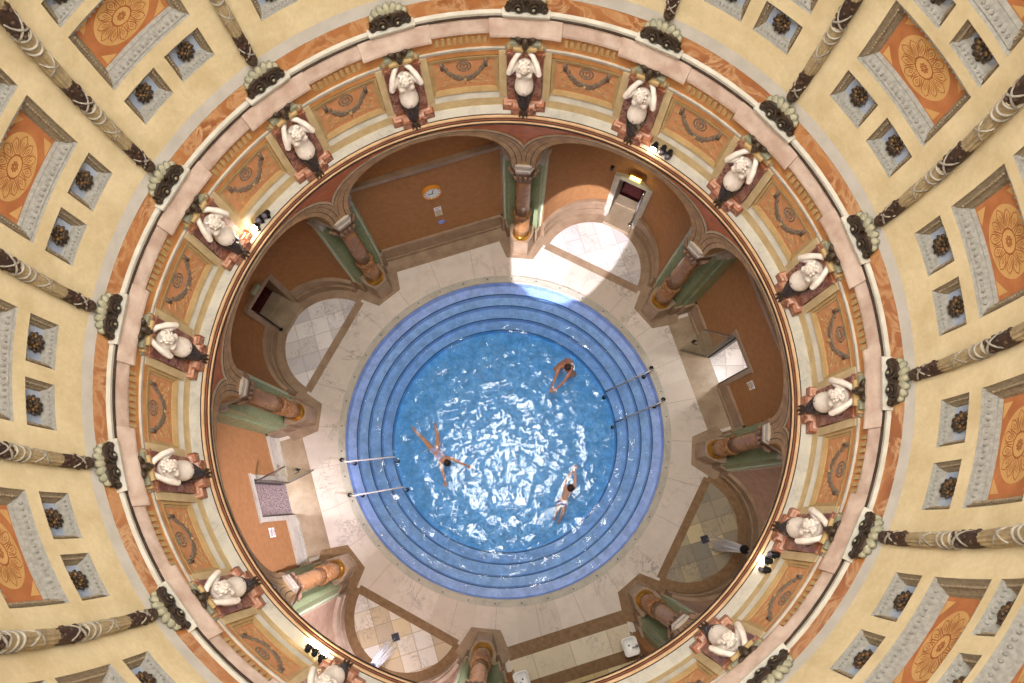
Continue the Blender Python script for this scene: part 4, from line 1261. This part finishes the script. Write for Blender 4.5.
# ------------------------------------------------------------------ washbasins
def rrect(w, d, r, n=5):
    pts = []
    for cx, cy, a0 in ((w - r, d - r, 0), (-w + r, d - r, 90), (-w + r, -d + r, 180), (w - r, -d + r, 270)):
        for k in range(n + 1):
            a = radians(a0 + 90 * k / n); pts.append((cx + r * cos(a), cy + r * sin(a)))
    return pts
B = bay(MID['S'])
for s, lab in ((-1, 'white washbasin with dark tap on the side wall near the dim niche'), (1, 'white washbasin cut by photo bottom, near the bright shower niche')):
    rz = radians(-MID['S']) + (pi / 2 if s < 0 else -pi / 2)
    rz = radians(-MID['S']) - s * pi / 2
    root = empty('washbasin', B(s * 1.73, 6.58 if s < 0 else 6.56, .86), rz)
    m = MB()      # local: y toward wall (+), front at -y
    W_, D_ = .25, .21
    loops = [(W_ * .6, D_ * .6, .1, -.20), (W_ * .95, D_ * .9, .12, -.08), (W_, D_, .09, 0), (W_ * .9, D_ * .86, .08, .004), (W_ * .82, D_ * .74, .09, -.03), (W_ * .6, D_ * .5, .08, -.13)]
    vs = []; nn = None
    for (w_, d_, r_, z_) in loops:
        p = rrect(w_, d_, min(r_, d_ * .9)); nn = len(p); sh = -.02 if z_ in (-.03, -.13) else 0
        vs += [Vector((x, y - D_ + sh, z_)) for x, y in p]
    fs = [(i * nn + k, i * nn + (k + 1) % nn, (i + 1) * nn + (k + 1) % nn, (i + 1) * nn + k) for i in range(len(loops) - 1) for k in range(nn)]
    fs += [tuple(range(nn)), tuple(range((len(loops) - 1) * nn, len(loops) * nn))]
    m.add(vs, fs, 0, True); m.build('bowl', 'white_ceramic', root)
    m = MB(); m.lathe([(.03, 0), (.028, .10), (.02, .13)], 12, Matrix.Translation((0, -.05, 0))); m.tube([(0, -.05, .10), (0, -.12, .13), (0, -.19, .10)], .016, 8)
    m.box(-.008, .008, -.09, -.02, .13, .15); m.build('tap', 'chrome', root)
    m = MB(); m.lathe([(.025, -.134), (.025, -.126)], 10, Matrix.Translation((0, -D_ - .02, 0))); m.build('plug_hole', 'drain_dark', root)
    m = MB(); m.lathe([(.05, -.70), (.04, -.5), (.035, -.19)], 12, Matrix.Translation((0, -.14, 0))); m.build('waste_pipe', 'chrome', root)
    tag(root, lab, 'washbasin', 'washbasins')
    if s < 0:
        root = empty('towel_rail', B(s * 1.76, 6.98, 1.05), rz)
        m = MB(); m.tube([(-.14, 0, 0), (-.14, -.10, 0), (.14, -.10, 0), (.14, 0, 0)], .014, 8); m.build('bar', 'black_metal', root)
        m = MB()
        for x in (-.14, .14): m.lathe([(.03, 0), (.03, .012)], 10, Matrix.Translation((x, 0, 0)) @ Matrix.Rotation(pi / 2, 4, 'X'))
        m.build('wall_plate', 'black_metal', root)
        tag(root, 'dark towel rail on wall beside the washbasin near dim niche', 'rail')

# ------------------------------------------------------------------ pool handrails
def handrail(a_d, a_b, Rb, a_f, Rf, mat, label):
    o = P(a_b, Rb, 0); root = empty('handrail', o)
    deck = P(a_d, 4.92, .03) - o; post0 = P(a_b, Rb, -.35) - o; top = P(a_b, Rb + .02, .50) - o
    far0 = P(a_f, 3.55, -1.41) - o; fart = P(a_f, Rf + .06, -.02) - o
    d = (fart - top)
    m = MB(); m.tube([top - d.normalized() * .06 + Vector((0, 0, -.02)), top, top + d * .15, top + d * .5, top + d * .85, fart, fart + d.normalized() * .05 - Vector((0, 0, .05)), far0 + Vector((0, 0, .4)), far0], .024, 10)
    m.build('rail', mat, root)
    m = MB(); m.tube([post0, top], .022, 9); m.build('post', mat, root)
    m = MB(); m.tube([top - Vector((0, 0, .12)), (top + deck) / 2 - Vector((0, 0, .02)), deck], .022, 9); m.build('strut', mat, root)
    for q, nm in ((deck, 'flange'), (post0, 'flange'), (far0, 'flange')):
        m = MB(); m.lathe([(.065, -.01), (.065, .02), (.035, .05)], 14, Matrix.Translation(q)); m.build(nm, 'black_metal', root)
    tag(root, label, 'handrail', 'handrails of the pool steps')
handrail(-99.1, -100.7, 4.64, -101.7, 3.34, 'rail_shine', 'shiny pool handrail on the left edge, the upper one in the photo')
handrail(-111.7, -113.1, 4.66, -117.7, 3.37, 'rail_shine', 'shiny pool handrail on the left edge, the lower one in the photo')
handrail(66.0, 67.4, 4.70, 67.4, 3.33, 'steel', 'dark pool handrail on the right edge, the upper one in the photo')
handrail(77.9, 79.3, 4.71, 83.9, 3.37, 'steel', 'dark pool handrail on the right edge, the lower one in the photo')

# ------------------------------------------------------------------ floodlights on the ledge
def flood(a, R, aim, lit, label, z0=6.878):
    o = P(a, *U(R, z0)); root = empty('floodlight', o)
    d = (Vector(aim) - (o + Vector((0, 0, .12)))).normalized()
    up = Vector((0, 0, 1)); s = d.cross(up).normalized(); u = s.cross(d)
    M = Matrix((s, u, d)).transposed().to_4x4(); M.translation = Vector((0, 0, .10))
    m = MB(); m.lathe([(.022, -.09), (.045, -.07), (.053, .015), (.06, .03), (.053, .03), (.05, .02)], 16, M); m.build('housing', 'black_metal', root)
    m = MB(); m.ell((0, 0, .045), (.055, .055, .055), 16, 10); m.v = [M @ p for p in m.v]; m.build('lens', 'lamp_lit' if lit else 'lamp_off', root)
    m = MB(); m.tube([M @ Vector((.06, 0, -.02)), Vector((.05 * s.x, .05 * s.y, .0)), Vector((-.05 * s.x, -.05 * s.y, .0)), M @ Vector((-.06, 0, -.02))], .009, 6)
    m.lathe([(.035, -.0), (.035, .012)], 12); m.build('bracket', 'black_metal', root)
    tag(root, label, 'floodlight', 'floodlights on the ledge')
    if lit:
        return o + Vector((0, 0, .10)) + d * .13
lit_pos = {}
camdir = CAM
AIM = {'NE': Vector(bay(MID['SW'])(.2, 7.8, 2.8)), 'SW': Vector((2.1, 6.35, 0)), 'SE': Vector(bay(MID['W'])(-.3, 6.6, 1.7)), 'NW': Vector(P(TH0 - 67.5, *U(5.2, 7.2)))}
cl = {'NE': ((33.1, 5.25, 1), (34.8, 5.28, 0), (36.3, 5.27, 0)), 'NW': ((-56.4, 5.27, 1), (-54.7, 5.30, 0), (-53.2, 5.27, 0)),
      'SE': ((124.1, 5.26, 1), (125.6, 5.31, 0), (122.5, 5.31, 0)), 'SW': ((-145.0, 5.26, 1), (-146.4, 5.25, 1), (-147.9, 5.27, 1))}
PHN = {'NE': 'exit niche', 'NW': 'dark doorway niche', 'SE': 'dim shower niche', 'SW': 'bright shower niche'}
WHICH = {0: 'lit', 1: 'middle unlit', 2: 'outer unlit'}
for b, ls in cl.items():
    for j, (a, R, lit) in enumerate(ls):
        if b == 'SW': w_ = ('right-hand', 'middle', 'left-hand'); w_ = ('left-hand', 'middle', 'right-hand')[j] + ' lit'
        elif b == 'SE': w_ = ('lit middle', 'unlit right-hand', 'unlit left-hand')[j]; w_ = ('lit', 'upper unlit', 'lower unlit')[j]
        else: w_ = ('lit', 'middle unlit', 'end unlit')[j]
        p = flood(a, R, AIM[b] if b != 'SE' else AIM[b].lerp(CAM, .0), lit, '%s floodlight on the ledge above the %s' % (w_, BPH[b]))
        if p: lit_pos.setdefault(b, p)

# ------------------------------------------------------------------ swimmers
def limb_frame(p, q): return (Vector(q) - Vector(p)).normalized()
def person(name, J, skinm, hairm, suitm, face, label, hair_long=False):
    """J: joint dict in world space; one continuous skinned body with head and hands"""
    root = empty('person', (J['pelvis'][0], J['pelvis'][1], J['pelvis'][2])); o = Vector(J['pelvis'])
    V = []; idx = {}
    def v(k, r): idx[k] = len(V); V.append((Vector(J[k]) - o, r))
    v('pelvis', (.145, .105)); v('waist', (.12, .09)); v('chest', (.15, .105)); v('neck0', .07); v('neck', .055)
    for s in 'LR':
        v('sh' + s, .068); v('el' + s, .045); v('wr' + s, .032); v('hip' + s, .098); v('kn' + s, .062); v('an' + s, .042); v('toe' + s, .032)
    E_ = [('pelvis', 'waist'), ('waist', 'chest'), ('chest', 'neck0'), ('neck0', 'neck')]
    for s in 'LR': E_ += [('neck0', 'sh' + s), ('sh' + s, 'el' + s), ('el' + s, 'wr' + s), ('pelvis', 'hip' + s), ('hip' + s, 'kn' + s), ('kn' + s, 'an' + s), ('an' + s, 'toe' + s)]
    vs, fs = skin([tuple(p) for p, r in V], [(idx[a], idx[b]) for a, b in E_], [r for p, r in V], 0, 2)
    m = MB(); m.add(vs, fs, 0, True)
    hc = Vector(J['head']) - o
    up = (hc - (Vector(J['neck']) - o)).normalized()
    M = head(m, hc, face, up, .115)
    for s, sd in (('L', 1), ('R', -1)):
        d = Vector(J['wr' + s]) - Vector(J['el' + s]); hand(m, Vector(J['wr' + s]) - o, d, (0, 0, 1), .185, .2, sd)
    m.build('body', [skinm, 'hair_dark'], root)
    h = MB(); f = Vector(face).normalized(); u = (up - f * up.dot(f)).normalized()
    Mr = Matrix((f.cross(u), f, u)).transposed()
    h.ell(hc + u * .022 - f * .022, (.108, .118, .112), 18, 12, 0, Mr)
    if hair_long: h.ell(hc - f * .10 + u * .05, (.05, .05, .05), 12, 8, 0, Mr)
    rnd = random.Random(2)
    for i in range(26):
        a = rnd.uniform(0, 2 * pi); e = rnd.uniform(.2, 1.5); dd = Mr @ Vector((cos(a) * cos(e), sin(a) * cos(e) * .8 - .35, sin(e))); h.ell(hc + u * .02 + dd * .10, (.03, .03, .022), 6, 4)
    h.build('hair', hairm, root)
    sv = []; 
    P_ = lambda k: Vector(J[k]) - o
    pts = [P_('pelvis'), P_('pelvis').lerp(P_('waist'), .75), P_('hipL').lerp(P_('knL'), .22), P_('hipR').lerp(P_('knR'), .22), P_('hipL'), P_('hipR')]
    vs, fs = skin([tuple(p) for p in pts], [(0, 1), (0, 4), (4, 2), (0, 5), (5, 3)], [(.158, .118), (.138, .105), .102, .102, .110, .110], 0, 2)
    g = MB(); g.add(vs, fs, 0, True)
    if hair_long:
        a, b_ = P_('waist'), P_('chest'); vs, fs = skin([tuple(a), tuple(a.lerp(b_, .5)), tuple(b_)], [(0, 1), (1, 2)], [(.132, .102), (.14, .108), (.158, .115)], 1, 2); g.add(vs, fs, 0, True)
    g.build('swimsuit', suitm, root)
    tag(root, label, 'person')

W0 = -.16
person('a', dict(pelvis=(-2.07, -.50, -.24), waist=(-1.98, -.60, -.21), chest=(-1.87, -.71, -.19), neck0=(-1.80, -.78, -.15), neck=(-1.75, -.82, -.10), head=(-1.69, -.87, -.03),
    shL=(-1.93, -.86, -.17), elL=(-1.83, -1.16, -.17), wrL=(-1.77, -1.42, -.15), shR=(-1.66, -.70, -.17), elR=(-1.36, -.83, -.15), wrR=(-1.09, -.96, -.15),
    hipL=(-2.17, -.47, -.26), knL=(-2.45, -.14, -.32), anL=(-2.72, .12, -.30), toeL=(-2.83, .26, -.33), hipR=(-2.03, -.42, -.26), knR=(-2.03, -.06, -.33), anR=(-2.10, .24, -.30), toeR=(-2.13, .40, -.33)),
    'skin_tan', 'hair_dark', 'suit_lilac', (.5, -.55, -.55), 'swimmer on the left with arms spread wide in a pale suit', True)
person('b', dict(pelvis=(2.05, 2.36, -.42), waist=(2.01, 2.27, -.30), chest=(1.95, 2.15, -.20), neck0=(1.93, 2.08, -.13), neck=(1.93, 2.05, -.07), head=(1.94, 2.02, .03),
    shL=(2.10, 2.02, -.15), elL=(1.88, 1.66, -.16), wrL=(1.61, 1.40, -.16), shR=(1.74, 2.12, -.15), elR=(1.58, 1.74, -.16), wrR=(1.47, 1.44, -.16),
    hipL=(2.13, 2.32, -.46), knL=(2.10, 1.86, -.62), anL=(2.28, 2.12, -.86), toeL=(2.30, 1.98, -.92), hipR=(1.97, 2.40, -.46), knR=(1.58, 2.10, -.62), anR=(1.82, 2.40, -.86), toeR=(1.72, 2.36, -.92)),
    'skin_mid', 'hair_brown', 'suit_rose', (-.35, -.8, -.2), 'swimmer at the upper right reaching both arms forward together')
person('c', dict(pelvis=(1.78, -2.02, -.40), waist=(1.82, -1.90, -.33), chest=(1.89, -1.72, -.24), neck0=(1.93, -1.63, -.16), neck=(1.95, -1.61, -.09), head=(1.97, -1.60, .0),
    shL=(1.76, -1.56, -.18), elL=(1.94, -1.26, -.16), wrL=(2.09, -1.07, -.15), shR=(2.11, -1.60, -.18), elR=(2.14, -1.31, -.16), wrR=(2.13, -1.09, -.15),
    hipL=(1.69, -2.02, -.45), knL=(1.62, -2.30, -.66), anL=(1.55, -2.52, -.95), toeL=(1.52, -2.62, -1.02), hipR=(1.85, -2.08, -.45), knR=(1.78, -2.38, -.66), anR=(1.70, -2.62, -.95), toeR=(1.68, -2.72, -1.02)),
    'skin_fair', 'hair_brown', 'suit_violet', (.1, .85, -.3), 'swimmer at the lower right pointing both hands up the photo')

# ------------------------------------------------------------------ light
w = bpy.data.worlds.new('sky'); scene.world = w; w.use_nodes = True
nt = w.node_tree; bg = nt.nodes['Background']
bg.inputs[0].default_value = (1.0, .965, .90, 1); bg.inputs[1].default_value = 26.5
def light(kind, name, loc, energy, color, aim=None, **kw):
    l = bpy.data.lights.new(name, kind); l.energy = energy; l.color = color
    for k, v_ in kw.items(): setattr(l, k, v_)
    o = bpy.data.objects.new(name, l); COL.objects.link(o); o.location = loc
    if aim is not None: o.rotation_euler = (Vector(aim) - Vector(loc)).to_track_quat('-Z', 'Y').to_euler()
    return o
p = light('AREA', 'skylight_portal', (0, 0, ZO + .05), 1, (1, 1, 1), (0, 0, 0), shape='DISK', size=2 * RO)
p.data.cycles.is_portal = True
WARM = (1.0, .86, .70); COOL = (.97, .92, 1.0)
light('SPOT', 'floodlight_beam', lit_pos['NE'], 13000, COOL, AIM['NE'], spot_size=radians(29), spot_blend=.8, shadow_soft_size=.05)
light('SPOT', 'floodlight_beam', lit_pos['SE'], 8000, (.95, .84, .95), AIM['SE'], spot_size=radians(34), spot_blend=.9, shadow_soft_size=.05)
light('SPOT', 'floodlight_beam', lit_pos['SW'], 16000, COOL, AIM['SW'], spot_size=radians(15), spot_blend=.15, shadow_soft_size=.04)
light('SPOT', 'floodlight_beam', lit_pos['NW'], 60, WARM, AIM['NW'], spot_size=radians(110), spot_blend=.6, shadow_soft_size=.05)
for b in ('E', 'W'):
    t0, t1, h = DOOR[b]; B = bay(MID[b])
    light('POINT', 'lobby_lamp', B((t0 + t1) / 2, FLAT[b] + 1.1, 2.3), 150 if b == 'E' else 260, (1, .95, .92), shadow_soft_size=.15)
B = bay(MID['NE']); light('POINT', 'exit_lamp', B(.09, 7.55, 2.36), 5, (1, .85, .4), shadow_soft_size=.05)

vs_ = scene.view_settings
scene.display_settings.display_device = 'sRGB'
vs_.view_transform = 'Standard'; vs_.look = 'None'; vs_.exposure = 0.0; vs_.gamma = 1; vs_.use_curve_mapping = False
cy = scene.cycles
cy.max_bounces = 12; cy.diffuse_bounces = 6; cy.glossy_bounces = 4; cy.transparent_max_bounces = 16; cy.transmission_bounces = 6
cy.use_denoising = True; cy.sample_clamp_indirect = 8
